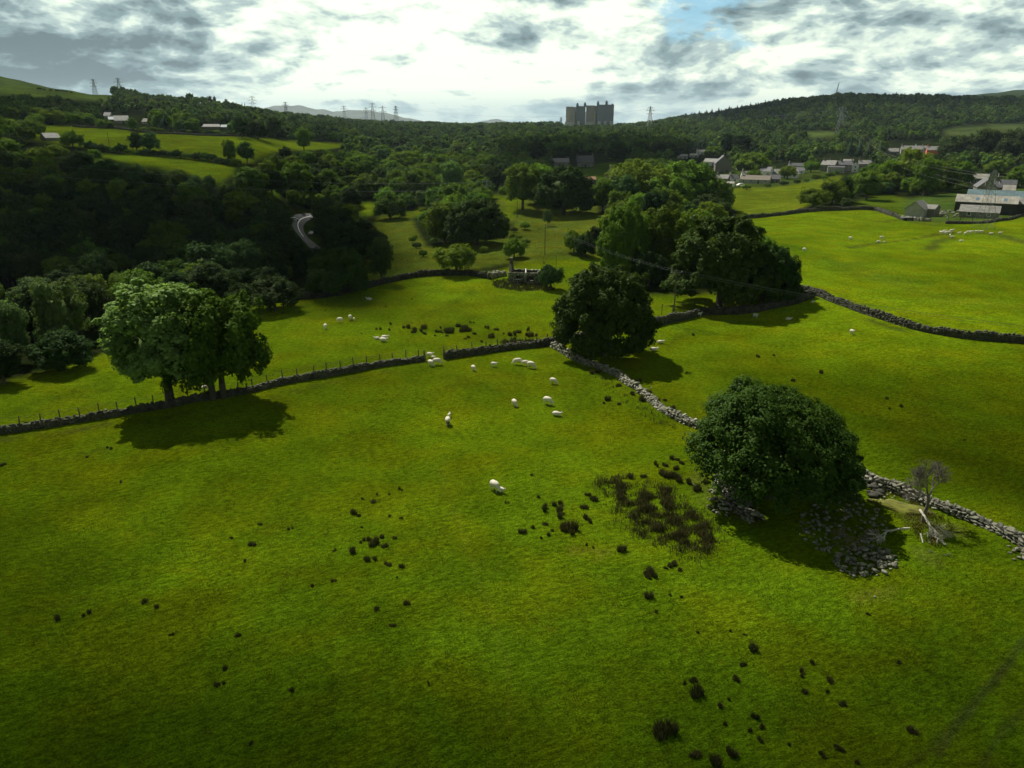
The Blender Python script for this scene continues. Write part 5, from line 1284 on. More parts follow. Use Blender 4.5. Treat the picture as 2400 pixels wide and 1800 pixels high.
CONC = mat('hazed_weathered_concrete', (0.42, 0.36, 0.33), 0.9, 0.22, 0.03)  # distance haze put into the station's base colours, here and below
CONC_D = mat('hazed_dark_cladding', (0.215, 0.222, 0.25), 0.85, 0.15, 0.02)
CONC_L = mat('hazed_pale_concrete', (0.50, 0.48, 0.42), 0.9, 0.12, 0.05)
def station():
    X0 = ray(1382, 288); Yd = 1960.0; s = Yd / X0[1]; x, y = X0[0] * s, Yd; base = 20.0
    ppm = FPX / (Yd * math.cos(PITCH) + (CAM_H - 45) * -0.0)   # pixels per metre
    o = thing('power_station', 'huge twin block power station on the wooded skyline', 'power station', (x, y, base), -math.atan2(x, y))
    H = lambda py: (CAM_H - base) + (290 - py) / ppm * 1.06
    X = lambda px: (px - 1382) / ppm
    def blk(nm, a, b, d0, d1, top, m, bot=None):
        zt = H(top); zb = -8 if bot is None else H(bot)
        return MB().box(((X(a) + X(b)) / 2, (d0 + d1) / 2, (zt + zb) / 2), (abs(X(b) - X(a)), d1 - d0, zt - zb)).build(nm, m, o)
    blk('reactor_hall', 1326, 1343, 0, 60, 254, CONC); blk('reactor_hall', 1350.5, 1371, -6, 60, 253, CONC_D); blk('reactor_hall', 1373, 1391.5, 0, 60, 251.5, CONC); blk('reactor_hall', 1398, 1437, -6, 60, 250, CONC_D)
    blk('recess_wall', 1343, 1350.5, 5, 60, 254.5, CONC_L); blk('recess_wall', 1391.5, 1398, 5, 60, 251.8, CONC)
    for a, t in ((1352.5, 246.5), (1370, 245.5), (1400, 243.2), (1419.5, 242)):
        m = MB(); zt = H(t); zb = H(255); xa = X(a); m.v = []
        w0, w1 = 2.9 / ppm, 1.7 / ppm
        vs = [(xa - w0, -8, zb), (xa + w0, -8, zb), (xa + w0, 2, zb), (xa - w0, 2, zb), (xa - w0, -8, zt - 5), (xa + w0, -8, zt - 5), (xa + w0, 2, zt - 5), (xa - w0, 2, zt - 5), (xa - w1, -7, zt), (xa + w1, -7, zt), (xa + w1, 1, zt), (xa - w1, 1, zt)]
        m.add(vs, [(0, 1, 5, 4), (1, 2, 6, 5), (2, 3, 7, 6), (3, 0, 4, 7), (4, 5, 9, 8), (5, 6, 10, 9), (6, 7, 11, 10), (7, 4, 8, 11), (8, 9, 10, 11), (0, 3, 2, 1)]); m.build('vent_tower', CONC_D, o)
    for a in (1344.8, 1373, 1393.2): blk('stair_tower', a - 1.3, a + 1.3, -9, 0 if a != 1373 else 3, 264.5, CONC_L)
    lit = mat('orange_lit_window', (0.52, 0.40, 0.20), 0.6, 0.1, 0.1)  # orange window light put into a plain diffuse colour
    for a, t, b in ((1331.5, 271, 280), (1388, 270, 278.5)): blk('lit_window', a - 1.7, a + 1.7, -0.8, 0.4, t, lit, b)
    for a, wd in ((1336, 12), (1356, 3), (1382, 9), (1404, 3.5), (1418, 3), (1432, 3.5)): blk('annexe', a - wd, a + wd, -14, -6.2, 284 if wd < 5 else 286, CONC_L)
    blk('parapet', 1431, 1435, -4, 4, 248.2, CONC_D, 250.2)
station()

# ------------------------------------------------------------------ pylons, poles, wires
STEEL = mat('galvanised_steel', (0.20, 0.215, 0.22), 0.6, 0.1, 1.0, metal=0.2)
INS = mat('insulator_glass', (0.70, 0.72, 0.72), 0.3, 0.05, 1.0)
PYL = {}
def pylon_meshes(th, arms):
    """unit height 1 lattice tower"""
    k = (round(th, 4), arms)
    if k in PYL: return PYL[k]
    def w(z): return 0.115 * (1 - z) ** 1.2 + 0.013 + 0.0
    zs = [0, 0.13, 0.25, 0.36, 0.46, 0.55, 0.63, 0.70, 0.77, 0.84, 0.90, 0.96]
    legs = MB(); br = MB(); arm = MB(); ins = MB()
    for sx in (-1, 1):
        for sy in (-1, 1):
            for a, b in zip(zs[:-1], zs[1:]): legs.bar((sx * w(a), sy * w(a), a - (0.02 if a == 0 else 0)), (sx * w(b), sy * w(b), b), th, None, 4)
    for a, b in zip(zs[:-1], zs[1:]):
        for sx, sy, tx, ty in ((-1, -1, 1, -1), (1, -1, 1, 1), (1, 1, -1, 1), (-1, 1, -1, -1)):
            br.bar((sx * w(a), sy * w(a), a), (tx * w(b), ty * w(b), b), th * 0.55, None, 3); br.bar((tx * w(a), ty * w(a), a), (sx * w(b), sy * w(b), b), th * 0.55, None, 3)
    for i in range(arms):
        z = [0.63, 0.77, 0.90][i] if arms == 3 else [0.66, 0.86][i]; l = [0.16, 0.20, 0.13][i] if arms == 3 else 0.2
        for s in (-1, 1):
            for q in (-1, 1): arm.bar((s * w(z), q * w(z), z), (s * l, 0, z + 0.005), th * 0.8, None, 4); 
            arm.bar((0, 0, z + 0.05), (s * l, 0, z + 0.005), th * 0.7, None, 4)
            ins.bar((s * l, 0, z), (s * l, 0, z - 0.05), th * 1.3, None, 5)
    PYL[k] = (legs.mesh('leg_frame', STEEL), br.mesh('bracing', STEEL), arm.mesh('cross_arms', STEEL), ins.mesh('insulators', INS)); return PYL[k]
def pylon(label, px, ptop, D, h, base=None, rz=0.2, arms=3, th=None, group=None):
    """D: forward distance; the foot stands on the land, the tip is put at ptop"""
    v = ray(px, ptop); s = D / v[1]; x, y = v[0] * s, D; g = float(zf(x, y)); top = CAM_H + v[2] * s
    H = h if h else max(top - g, 8)
    H = top - g if h is None else h
    if h is None: z = g
    else: z = top - h
    dpt = D; th = th or max(0.16, dpt * 0.00019)
    lg, b, a, i = pylon_meshes(th / H, arms)
    o = thing('electricity_pylon', label, 'pylon', (x, y, min(z, g)), rz, group, None)
    Hs = top - min(z, g)
    for nm, me in (('leg_frame', lg), ('bracing', b), ('cross_arms', a), ('insulators', i)): link(nm, me, o, None, None, (Hs,) * 3)
    o['_h'] = Hs
    return o
pyl = {}
pyl['a'] = pylon('fainter pylon of the pair on the western hill', 217, 183, 1500, None, rz=0.9)
pyl['b'] = pylon('taller pylon of the pair on the western hill', 275, 180, 1350, None, rz=0.7)
pyl['c'] = pylon('lone thin pylon above the western forest skyline', 590, 223, 1700, None, rz=0.3)
pyl['d'] = pylon('pylon in front of the blue mountain', 668, 237, 1900, None, rz=0.1)
pyl['e'] = pylon('small pylon standing by the skyline pines', 805, 246, 2300, None, rz=0.2)
pyl['f'] = pylon('smallest and faintest pylon of the central cluster', 857, 250, 2600, None, rz=0.2)
pyl['g'] = pylon('tallest pylon of the central cluster, wide armed', 872, 239, 2000, None, rz=0.1)
pyl['h'] = pylon('two armed pylon in the middle of the central cluster', 896, 246, 1900, None, rz=0.1, arms=2)
pyl['i'] = pylon('narrow headed pylon at the edge of the central cluster', 927, 246, 1700, None, rz=0.9)
pyl['j'] = pylon('low pylon in the trees beside the power station', 1315, 274, 1950, None, rz=0.2)
pyl['k'] = pylon('pylon standing between the power station and the ridge', 1525, 247, 1650, None, rz=0.15)
pyl['l'] = pylon('pylon with white insulators against the eastern forest hill', 1976, 246, 1000, None, rz=0.15)
pyl['m'] = pylon('faint pylon high on the eastern hill slope', 2311, 236, 1500, None, rz=0.5)
near = G(2330, 536); pyl['n'] = pylon('thin lattice pylon towering over the barns', 2334, 392, near[1], None, rz=0.5, th=0.05)
p = G(1141, 470); pyl['o'] = pylon('low lattice pole by the white gabled cottage', 1141, 418, p[1], None, rz=0.3, arms=2, th=0.06)
# radio mast on the ridge
v = ray(1964, 193); s = 1560 / v[1]; x, y = v[0] * s, 1560; g = float(zf(x, y)); top = CAM_H + v[2] * s
o = thing('radio_mast', 'tall thin mast on the eastern ridge', 'mast', (x, y, g)); MB().bar((-3, 0, -2), (2.5, 0, top - g), 0.9, 0.5, 5).build('shaft', STEEL, o)
for k in range(4): MB().box((-3 + 5.5 * (0.4 + 0.15 * k), 0, (top - g) * (0.4 + 0.15 * k)), (2.6, 1, 0.8)).build('antenna', STEEL, o)

def pole(label, bx, by, topy, arm=True, r=0.14, rz=0.3):
    p = G(bx, by); dpt = depth_at(p); H = (by - topy) * dpt / FPX * 1.03
    o = thing('utility_pole', label, 'utility pole', (p[0], p[1], p[2]), rz); MB().bar((0, 0, -0.5), (0, 0, H), r, r * 0.7, 8).build('shaft', WOOD, o)
    if arm:
        MB().box((0, 0, H * 0.95), (2.3, 0.12, 0.14)).build('cross_arm', WOOD, o)
        for x in (-1.0, 0, 1.0): MB().bar((x, 0, H * 0.95 + 0.07), (x, 0, H * 0.95 + 0.3), 0.05, 0.04, 5).build('insulator', INS, o)
    return Vector((p[0], p[1], p[2] + H * 0.98)), rz
PA = pole('wooden utility pole with crossarm beside the huge oak', 1578, 752, 636, r=0.13)
PB = pole('thin utility pole on the rough bank above the ruin', 1277, 598, 528, False, 0.11)
PC = pole('slender pole in front of the cottage wood', 1212, 510, 456, False, 0.12)
PD = pole('short pole with small head by the slope hedge', 257, 345, 312, False, 0.15)
PE = pole('single thin pole standing against the western edge trees', 1303, 640, 600, False, 0.08)
def wires(label, a, b, offs, sag, r=0.02, name='power_line'):
    o = thing(name, label, 'power line'); a = Vector(a); b = Vector(b); d = (b - a); n = Vector((-d.y, d.x, 0)).normalized()
    for k in offs:
        m = MB(); prev = None
        for i in range(17):
            t = i / 16; p = a.lerp(b, t) + n * k[0] + Vector((0, 0, k[1] - sag * 4 * t * (1 - t)))
            if prev is not None: m.bar(prev, p, r, None, 3)
            prev = p
        m.build('conductor', WIRE, o)
    return o
def tip(k, f): o = pyl[k]; return Vector(o.location) + Vector((0, 0, o['_h'] * f))
q = G(2700, 900)
wires('thin cables from the utility pole across the shaded east field', PA[0], (q[0] + 22, q[1] - 22, q[2] + 9), [(-1, 0), (0, 0.1), (1, 0)], 2.2, 0.016)
wires('thin cables between the utility pole and the bank pole', PA[0], PB[0], [(-0.5, 0), (0.5, 0)], 1.0, 0.006)
wires('pair of bright cables running from the lattice pole over the dark wood', tip('o', 0.86), (-190, 150, 38), [(-1.5, 0), (1.5, 0), (-1.5, -3), (1.5, -3)], 6, 0.018)
wires('cables from the lattice pole passing before the village wood', tip('o', 0.8), (250, 300, 24), [(-1.5, 0), (1.5, 0), (-1.5, -3)], 5, 0.018)
wires('faint cables from the barn pylon over the farm trees', tip('n', 0.85), tip('l', 0.85), [(-3, 0), (3, 0), (-3, -4), (3, -4)], 14, 0.02)
wires('faint cables leaving the skyline pylon toward the ridge', tip('k', 0.85), tip('l', 0.9), [(-6, 0), (6, 0), (-6, -6), (6, -6)], 14, 0.06)
wires('faint cables between the central pylons', tip('i', 0.9), tip('k', 0.85), [(-6, 0), (6, 0)], 18, 0.06)
wires('faint cables on the western hill pylons', tip('b', 0.85), tip('c', 0.85), [(-6, 0), (6, 0)], 10, 0.06)

# ------------------------------------------------------------------ mountains beyond
MTN = mat('heather_mountain', (0.060, 0.080, 0.060), 0.95, 0.35, 0.004, obj_var=0.05)
def mountain(name, skyline, D, depth, label=None, m=None, n=160):
    """a ridge whose crest follows the given outline, with real slopes before and behind"""
    px = np.linspace(skyline[0][0], skyline[-1][0], n); py = np.interp(px, [a for a, _ in skyline], [b for _, b in skyline])
    px0 = px; V = []; rows = 26; r_ = np.random.default_rng(int(D))
    crest = []
    for a, b in zip(px, py):
        v = ray(a, b); s = D / v[1]; crest.append((v[0] * s, D, CAM_H + v[2] * s))
    crest = np.array(crest); crest[:, 2] += D * 0.0006 * _wave(crest[:, 0], crest[:, 1], 5, D * 0.02)
    for j in range(rows):
        t = (j / (rows - 1)) * 2 - 1; y = D + t * depth; prof = (1 - abs(t)) ** 1.35
        xs = crest[:, 0] * (y / D) ; base = 10.0
        z = base + (crest[:, 2] - base) * prof * (1 + 0.10 * _wave(xs, xs * 0 + y, 9, D * 0.05) * (abs(t) > 0.05) * (1 - prof)) + 0.03 * (crest[:, 2] - base) * _wave(xs, xs * 0 + y, 10, D * 0.02) * (abs(t) > 0.05)
        V.append(np.stack([xs, np.full(n, y), np.where(j in (0, rows - 1), -20, z)], 1))
    ii = np.arange(rows * n).reshape(rows, n)
    f = np.stack([ii[:-1, :-1], ii[:-1, 1:], ii[1:, 1:], ii[1:, :-1]], -1).reshape(-1, 4)
    return link(name, mesh_np(name, np.concatenate(V), f, m or MTN, True), kind='structure', label=label)
mountain('mountain', [(545, 292), (600, 256), (625, 250), (650, 245), (700, 244), (712, 246), (722, 250), (760, 256), (780, 261), (792, 258), (830, 255), (850, 256), (900, 262), (930, 270), (975, 280), (1010, 288), (1040, 292)], 8500, 1400)
mountain('mountain', [(1100, 292), (1130, 283), (1150, 278.5), (1170, 278), (1190, 284), (1215, 292)], 9800, 1000)
mountain('hill', [(300, 246), (340, 229), (385, 225), (410, 227), (430, 233), (480, 262), (520, 280)], 4200, 800, m=mat('wooded_hill', (0.035, 0.050, 0.030), 0.95, 0.3, 0.02))

# ------------------------------------------------------------------ sheep
WOOL = mat('sheep_wool', (0.56, 0.52, 0.42), 0.95, 0.18, 6.0, 0.02)
FACE = mat('sheep_face', (0.55, 0.52, 0.45), 0.85, 0.2, 6.0)
FACED = mat('dark_sheep_face', (0.06, 0.05, 0.045), 0.85, 0.2, 6.0)
def skin_mesh(name, verts, edges, radii, root=0, sub=2):
    me = bpy.data.meshes.new(name); me.from_pydata(verts, edges, []); o = bpy.data.objects.new(name, me); COL.objects.link(o)
    o.modifiers.new('s', 'SKIN'); sd = o.modifiers.new('d', 'SUBSURF'); sd.levels = sub; sd.render_levels = sub
    for i, r_ in enumerate(radii): me.skin_vertices[0].data[i].radius = (r_, r_) if not isinstance(r_, tuple) else r_
    me.skin_vertices[0].data[root].use_root = True
    dg = bpy.context.evaluated_depsgraph_get(); m2 = bpy.data.meshes.new_from_object(o.evaluated_get(dg)); m2.name = name
    bpy.data.objects.remove(o); m2.polygons.foreach_set('use_smooth', [True] * len(m2.polygons)); m2.materials.clear(); return m2
def sheep_meshes(pose):
    # forward is +x, about 1.15 m long
    if pose == 'lie': zb = 0.30
    else: zb = 0.58
    B = [(-0.42, 0, zb), (-0.18, 0, zb + 0.02), (0.10, 0, zb + 0.01), (0.36, 0, zb)]
    head = {'graze': [(0.50, 0, zb - 0.10), (0.60, 0, zb - 0.30), (0.70, 0, zb - 0.46)], 'stand': [(0.50, 0, zb + 0.16), (0.58, 0, zb + 0.28), (0.76, 0, zb + 0.22)], 'lie': [(0.50, 0, zb + 0.14), (0.56, 0, zb + 0.24), (0.72, 0, zb + 0.18)]}[pose]
    V = B + head; E = [(0, 1), (1, 2), (2, 3), (3, 4), (4, 5), (5, 6)]; Rr = [0.17, 0.20, 0.19, 0.15, 0.10, 0.095, 0.05]
    if pose != 'lie':
        for b, x, s in ((0, -0.38, -1), (0, -0.38, 1), (3, 0.32, -1), (3, 0.32, 1)):
            i = len(V); V += [(x, s * 0.13, zb - 0.16), (x + (-0.04 if x < 0 else 0.02), s * 0.13, 0.26), (x, s * 0.13, 0.02)]; E += [(b, i), (i, i + 1), (i + 1, i + 2)]; Rr += [0.075, 0.036, 0.032]
    else:
        for b, x, s in ((0, -0.36, 1), (3, 0.30, 1)):
            i = len(V); V += [(x, s * 0.16, 0.14), (x + 0.16, s * 0.2, 0.06)]; E += [(b, i), (i, i + 1)]; Rr += [0.06, 0.035]
    i = len(V); V += [(-0.56, 0, zb + 0.02), (-0.60, 0, zb - 0.14)]; E += [(0, i), (i, i + 1)]; Rr += [0.05, 0.035]
    body = skin_mesh('body', V, E, Rr, 1)
    # fleece: lumpy wool over the trunk
    iv, jf = ico(3); r_ = np.random.default_rng(4)
    w = iv * (0.50, 0.27, 0.265) ; w[:, 2] += 0.02 * np.abs(w[:, 0]); w = w * (1 + 0.05 * _wave(iv[:, 0] * 10, iv[:, 1] * 10 + iv[:, 2] * 7, 3, 4)[:, None])
    w += (-0.03, 0, zb + 0.02); fleece = mesh_np('fleece', w, jf, WOOL, True)
    hp = np.array(head[1]); ev = MB()
    for s in (-1, 1): ev.bar(hp + (0, s * 0.07, 0.04), hp + (-0.04, s * 0.19, 0.05), 0.035, 0.012, 5)
    return body, fleece, ev.mesh('ear', FACE, True)
SHEEP = {}
for ps in ('graze', 'stand', 'lie'):
    b, f, e = sheep_meshes(ps); b.materials.append(FACE); b2 = b.copy(); b2.materials.clear(); b2.materials.append(FACED); b2.name = 'body'
    SHEEP[ps] = (b, b2, f, e)
def sheep(px, py, ang, pose, label, sc=1.0, dark=False, lamb=False, group='sheep grazing in the fields'):
    b, b2, f, e = SHEEP[pose]; p = G(px, py)
    o = thing('lamb' if lamb else 'sheep', label, 'lamb' if lamb else 'sheep', (p[0], p[1], p[2] - 0.01), R(ang), group, (sc * (0.66 if lamb else 1.0),) * 3)
    link('body', b2 if dark else b, o); link('fleece', f, o); link('ears', e, o)
    return o
# ang: heading on the ground, 0 = east (to the viewer's right), 90 = away
SH = [
 (1160, 1150, -50, 'graze', 'ewe grazing in the open middle of the near field beside her lamb', 1.25, 0, 0), (1176, 1154, -40, 'stand', 'white lamb standing next to the ewe in the near field', 1, 0, 1),
 (1050, 996, -85, 'graze', 'ewe with black face below the western wall gap', 1.2, 1, 0), (1053, 978, 80, 'stand', 'lamb just behind the black faced ewe', 1, 0, 1),
 (1206, 952, -65, 'graze', 'sheep facing downhill in the middle field, alone', 1.1, 0, 0), (1284, 948, -35, 'graze', 'large woolly sheep nearest the tumbled wall', 1.25, 0, 0), (1305, 975, -20, 'lie', 'sheep lying below the large woolly one', 1.1, 0, 0),
 (1297, 900, -35, 'graze', 'sheep between the tumbled wall and the three in a row', 1.05, 0, 0),
 (1213, 855, 175, 'graze', 'first sheep of the row of three under the oak wall', 1.25, 0, 0), (1232, 857, 5, 'graze', 'middle sheep of the row of three under the oak wall', 1.0, 0, 0), (1245, 863, -30, 'graze', 'plump last sheep of the row of three under the oak wall', 1.25, 0, 0),
 (1158, 860, -20, 'stand', 'small sheep alone under the wall, white fleece', 0.9, 0, 0), (1110, 869, -60, 'graze', 'sheep alone between the gateway and the row of three', 1.0, 0, 0),
 (1010, 858, -50, 'graze', 'sheep grazing just inside the gateway, near the stout post', 1.15, 0, 0), (1025, 855, 5, 'graze', 'broad sheep grazing just inside the gateway', 1.25, 0, 0), (1008, 838, -20, 'stand', 'ewe walking through the gateway', 1.0, 0, 0), (1016, 842, -30, 'stand', 'lamb following the ewe through the gateway', 1, 0, 1),
 (763, 771, -80, 'graze', 'sheep standing apart, lowest in the far strip of pasture', 1.1, 0, 0), (797, 756, 160, 'graze', 'sheep grazing alone above the standing one', 1.15, 0, 0), (821, 750, -85, 'stand', 'sheep seen head on beside its lamb in the far strip', 1.15, 0, 0), (830, 752, -80, 'stand', 'lamb beside the head on sheep in the far strip', 1.1, 0, 1),
 (884, 796, 170, 'lie', 'small sheep lying beside the resting pair near the wall', 0.9, 0, 0), (899, 801, -20, 'lie', 'large sheep resting, front one of the pair near the wall', 1.3, 0, 0), (902, 794, 0, 'lie', 'sheep resting behind the large one near the wall', 1.1, 0, 0),
 (865, 704, 170, 'lie', 'sheep lying in cloud shade below the long shaded wall', 1.1, 0, 0),
 (1532, 823, 0, 'lie', 'sheep resting in the shadow of the dark oak', 1.15, 0, 0), (1548, 805, 0, 'lie', 'sheep at the upper edge of the dark oak shadow', 1.0, 0, 0),
 (1627, 742, 10, 'stand', 'ewe standing against the wall by the huge oak', 1.1, 0, 0), (1638, 742, 10, 'stand', 'sheep right behind the ewe by the huge oak wall', 1.0, 0, 0), (1770, 745, -60, 'stand', 'sheep walking in the shadow of the huge oak', 1.0, 0, 0), (1848, 751, 0, 'lie', 'sheep lying near the edge of the huge oak shadow', 1.0, 0, 0),
 (1905, 710, 20, 'lie', 'small white sheep under the start of the long curving wall', 0.8, 0, 0), (1996, 783, -80, 'stand', 'lone white sheep in the sunlit field below the curving wall', 0.95, 0, 0),
 (1839, 588, 0, 'lie', 'small sheep lying at the western end of the high pasture', 0.95, 0, 0), (1885, 589, -60, 'graze', 'sheep grazing at the western end of the high pasture', 1.1, 0, 0), (1993, 562, -60, 'graze', 'sheep alone in the centre of the high pasture', 1.1, 0, 0),
 (2066, 561, 10, 'graze', 'woolly sheep above the track in the high pasture', 1.2, 0, 0), (2058, 569, 15, 'lie', 'sheep lying on the track in the high pasture', 1.1, 0, 0), (2072, 568, 10, 'lie', 'tiny lamb lying on the track in the high pasture', 1, 0, 1),
 (2231, 557, 15, 'lie', 'sheep lying just below the feeding flock', 1.0, 0, 0), (2226, 555, 60, 'stand', 'sheep standing just below the feeding flock', 0.9, 0, 0), (2252, 567, 0, 'lie', 'sheep lying alone below the line of sheep', 1.05, 0, 0),
 (2248, 550, 20, 'stand', 'pale sheep at the head of the walking line', 1.0, 0, 0), (2262, 551, 40, 'graze', 'second sheep in the walking line, set slightly lower', 1.1, 0, 0), (2268, 548, 15, 'stand', 'third sheep in the walking line', 1.1, 0, 0), (2276, 548, 25, 'stand', 'fourth sheep in the walking line', 1.1, 0, 0), (2288, 547, 5, 'stand', 'fifth sheep in the walking line', 1.1, 0, 0), (2299, 547, 5, 'stand', 'last sheep in the walking line, near the pylon foot', 1.1, 0, 0),
 (2322, 550, 0, 'lie', 'pinkish sheep resting in the pylon shadow', 1.1, 0, 0), (2344, 548, 0, 'lie', 'sheep resting in the dark hollow beyond the pylon', 1.1, 0, 0),
 (2205, 548, 110, 'stand', 'sheep at the western end of the feeding flock', 1.0, 0, 0), (2210, 549, 10, 'graze', 'sheep in the thick of the feeding flock, front row', 1.2, 0, 0), (2217, 550, 30, 'graze', 'cream sheep in the middle of the feeding flock', 1.2, 0, 0), (2224, 549, 170, 'graze', 'sheep facing west in the feeding flock', 1.2, 0, 0), (2230, 545, 5, 'stand', 'sheep at the eastern end of the feeding flock', 1.2, 0, 0), (2213, 546, 0, 'stand', 'sheep at the back of the feeding flock', 1.1, 0, 0),
 (482, 916, 60, 'stand', 'sheep glimpsed between the trunks of the round oak', 1.0, 0, 0),
]
for a, b, ang, ps, lb, sc_, dk_, lm in SH: sheep(a, b, ang, ps, lb.replace('right behind', 'just behind'), sc_, bool(dk_), bool(lm))

# ------------------------------------------------------------------ vehicles and small farm things
def car(label, px, py, rz, color, name='parked_car', sc=1.0):
    p = G(px, py); o = thing(name, label, 'car', (p[0], p[1], p[2] + 0.34), rz, None, (sc,) * 3)
    m = MB(); prof = [(-2.1, 0.35), (-2.15, 0.75), (-1.95, 0.95), (-1.5, 1.02), (-1.15, 1.42), (0.35, 1.46), (1.05, 1.0), (1.95, 0.82), (2.12, 0.6), (2.1, 0.35)]
    m.prism(prof, -0.82, 0.82); m.build('body', color, o)
    g = MB(); g.prism([(-1.28, 1.05), (-1.05, 1.36), (0.28, 1.40), (0.85, 1.05)], -0.83, 0.83); g.build('windows', GLASS, o)
    wm = MB().bar((0, -0.1, 0), (0, 0.1, 0), 0.32, 0.32, 12).mesh('wheel', mat('tyre', (0.02, 0.02, 0.02), 0.9))
    for x in (-1.35, 1.35):
        for y in (-0.78, 0.78): link('wheel', wm, o, (x, y, 0.32))
    for y in (-0.6, 0.6): MB().box((2.1, y, 0.66), (0.08, 0.3, 0.16)).build('headlight', FRAME, o); MB().box((-2.14, y, 0.72), (0.06, 0.25, 0.16)).build('tail_light', mat('red_lens', (0.4, 0.02, 0.02), 0.3), o)
car('dark car with bright windscreen on the lower road bend', 733, 553, R(-100), mat('dark_car_paint', (0.02, 0.022, 0.026), 0.25, 0.1), sc=1.15)
car('pale car half hidden by trees at the upper road bend', 690, 520, R(20), mat('silver_car_paint', (0.45, 0.46, 0.47), 0.3, 0.1))
car('white car parked beside the village pasture wall', 1737, 439, R(10), mat('white_car_paint', (0.8, 0.8, 0.8), 0.25, 0.05), sc=1.25)
p = G(2129, 517); o = thing('feed_trailer', 'long white topped feed trailer beside the low wall', 'trailer', (p[0], p[1], p[2]), 0.0)
MB().box((0, 0, 0.75), (4.6, 1.4, 0.5)).build('tank', mat('dark_steel', (0.05, 0.05, 0.05), 0.6), o); MB().box((0, 0, 1.15), (4.8, 1.6, 0.22)).build('lid', BRIGHT, o)
wm = MB().bar((0, -0.1, 0), (0, 0.1, 0), 0.38, 0.38, 12).mesh('wheel', mat('tyre', (0, 0, 0)))
for x in (-1.2, 1.2):
    for y in (-0.75, 0.75): link('wheel', wm, o, (x, y, 0.38))

# ------------------------------------------------------------------ dead tree and fallen boughs
def branchy(rng, base, direc, length, rad, levels, spread=0.55, up=0.15, droop=0.0):
    m = MB(); tipsn = [0]
    def grow(p, d, l, r, lv):
        n = 3; q = p
        for i in range(n):
            d = (d + Vector(rng.normal(size=3)) * 0.16 + Vector((0, 0, up - droop))).normalized(); q2 = q + d * l / n
            m.bar(q, q2, r * (1 - 0.25 * i / n), r * (1 - 0.25 * (i + 1) / n), 6 if lv > 2 else 3); q = q2
            if lv > 0 and i > 0:
                for k in range(2 if lv < 4 else 1):
                    dd = (d + Vector(unit(1, rng)[0]) * spread * 1.3).normalized(); grow(q, dd, l * rng.uniform(0.55, 0.8), r * 0.52, lv - 1)
        if lv > 0:
            for k in range(2): grow(q, (d + Vector(unit(1, rng)[0]) * spread).normalized(), l * rng.uniform(0.6, 0.85), r * 0.6, lv - 1)
    grow(Vector(base), Vector(direc), length, rad, levels); return m
p = G(2164, 1224)
o = thing('dead_tree', 'leafless grey dead tree with fine twigs growing at the broad wall', 'tree', (p[0], p[1], p[2]), 0.0)
rg = np.random.default_rng(12)
t_ = MB().bar((0, 0, -0.4), (-0.05, 0.1, 0.6), 0.32, 0.22, 8); t_.bar((-0.05, 0.1, 0.6), (0.1, 0.0, 2.2), 0.22, 0.19, 8); t_.bar((0.1, 0, 2.2), (0.05, 0.1, 3.3), 0.19, 0.16, 8); t_.build('trunk', BARKG, o); o.scale = (0.78,) * 3
for nm, dv, ln, rd_, lv in (('bough', (0.55, 0.2, 0.8), 1.9, 0.13, 4), ('bough', (-0.75, -0.1, 0.5), 1.9, 0.09, 4), ('bough', (0.1, 0.3, 1.0), 2.1, 0.11, 4)):
    branchy(rg, (0.05, 0.1, 3.2), dv, ln * 0.78, rd_, lv, 0.6, 0.06).build(nm, BARKG, o)
PALEB = mat('bleached_wood', (0.50, 0.47, 0.38), 0.85, 0.25, 4.0)
def bough(label, px, py, dv, ln, rad, lv, m, seed, zup=0.3):
    q = G(px, py); oo = thing('fallen_bough', label, 'fallen branch', (q[0], q[1], q[2] + zup)); branchy(np.random.default_rng(seed), (0, 0, 0), dv, ln, rad, lv, 0.5, 0.0, 0.03).build('wood', m, oo)
bough('bleached forked bough leaning down from the dead tree', 2150, 1225, (0.05, -0.95, -0.1), 1.6, 0.11, 3, PALEB, 5, 1.3)
bough('yellowish fan of twigs under the dead tree', 2155, 1262, (-0.2, -1, -0.12), 1.2, 0.07, 4, PALEB, 6, 0.5)
bough('long pale bough lying westward from the dead tree', 2130, 1250, (-1, 0.0, 0.02), 2.0, 0.09, 3, PALEB, 7, 0.5)
bough('grey tangle of twigs on the shaded turf', 2040, 1265, (-1, 0.3, 0.0), 1.5, 0.05, 4, BARKG, 8, 0.3)
bough('short white branch pointing to the bottom corner', 2175, 1292, (0.7, -0.6, 0.0), 1.0, 0.06, 2, PALEB, 9, 0.2)
bough('dead branch lying on the grass among the rushes', 1615, 1130, (0.7, -0.8, 0.0), 1.7, 0.05, 3, BARKG, 10, 0.15)
bough('curled pale branch on top of the collapsed fold', 1690, 1085, (0.5, 0.3, 0.3), 1.0, 0.06, 3, PALEB, 11, 0.9)

# ------------------------------------------------------------------ rushes
def rush_mat():
    m = bpy.data.materials.new('rushes'); m.use_nodes = True; m.node_tree.nodes.clear(); N = NT(m.node_tree)
    g = N.new('ShaderNodeNewGeometry'); oi = N.new('ShaderNodeObjectInfo')
    c = N.mix(g.outputs['Random Per Island'], (0.034, 0.048, 0.012), (0.150, 0.115, 0.052))
    c = N.mix(N.math('MULTIPLY', oi.outputs['Random'], 0.45), c, (0.035, 0.060, 0.012))
    dfn = N.new('ShaderNodeBsdfDiffuse', Color=c); tr = N.new('ShaderNodeBsdfTranslucent', Color=c); a = N.new('ShaderNodeMixShader', Fac=0.12)
    N.l.new(dfn.outputs[0], a.inputs[1]); N.l.new(tr.outputs[0], a.inputs[2]); oo = N.new('ShaderNodeOutputMaterial'); N.l.new(a.outputs[0], oo.inputs[0]); return m
RUSH = rush_mat()
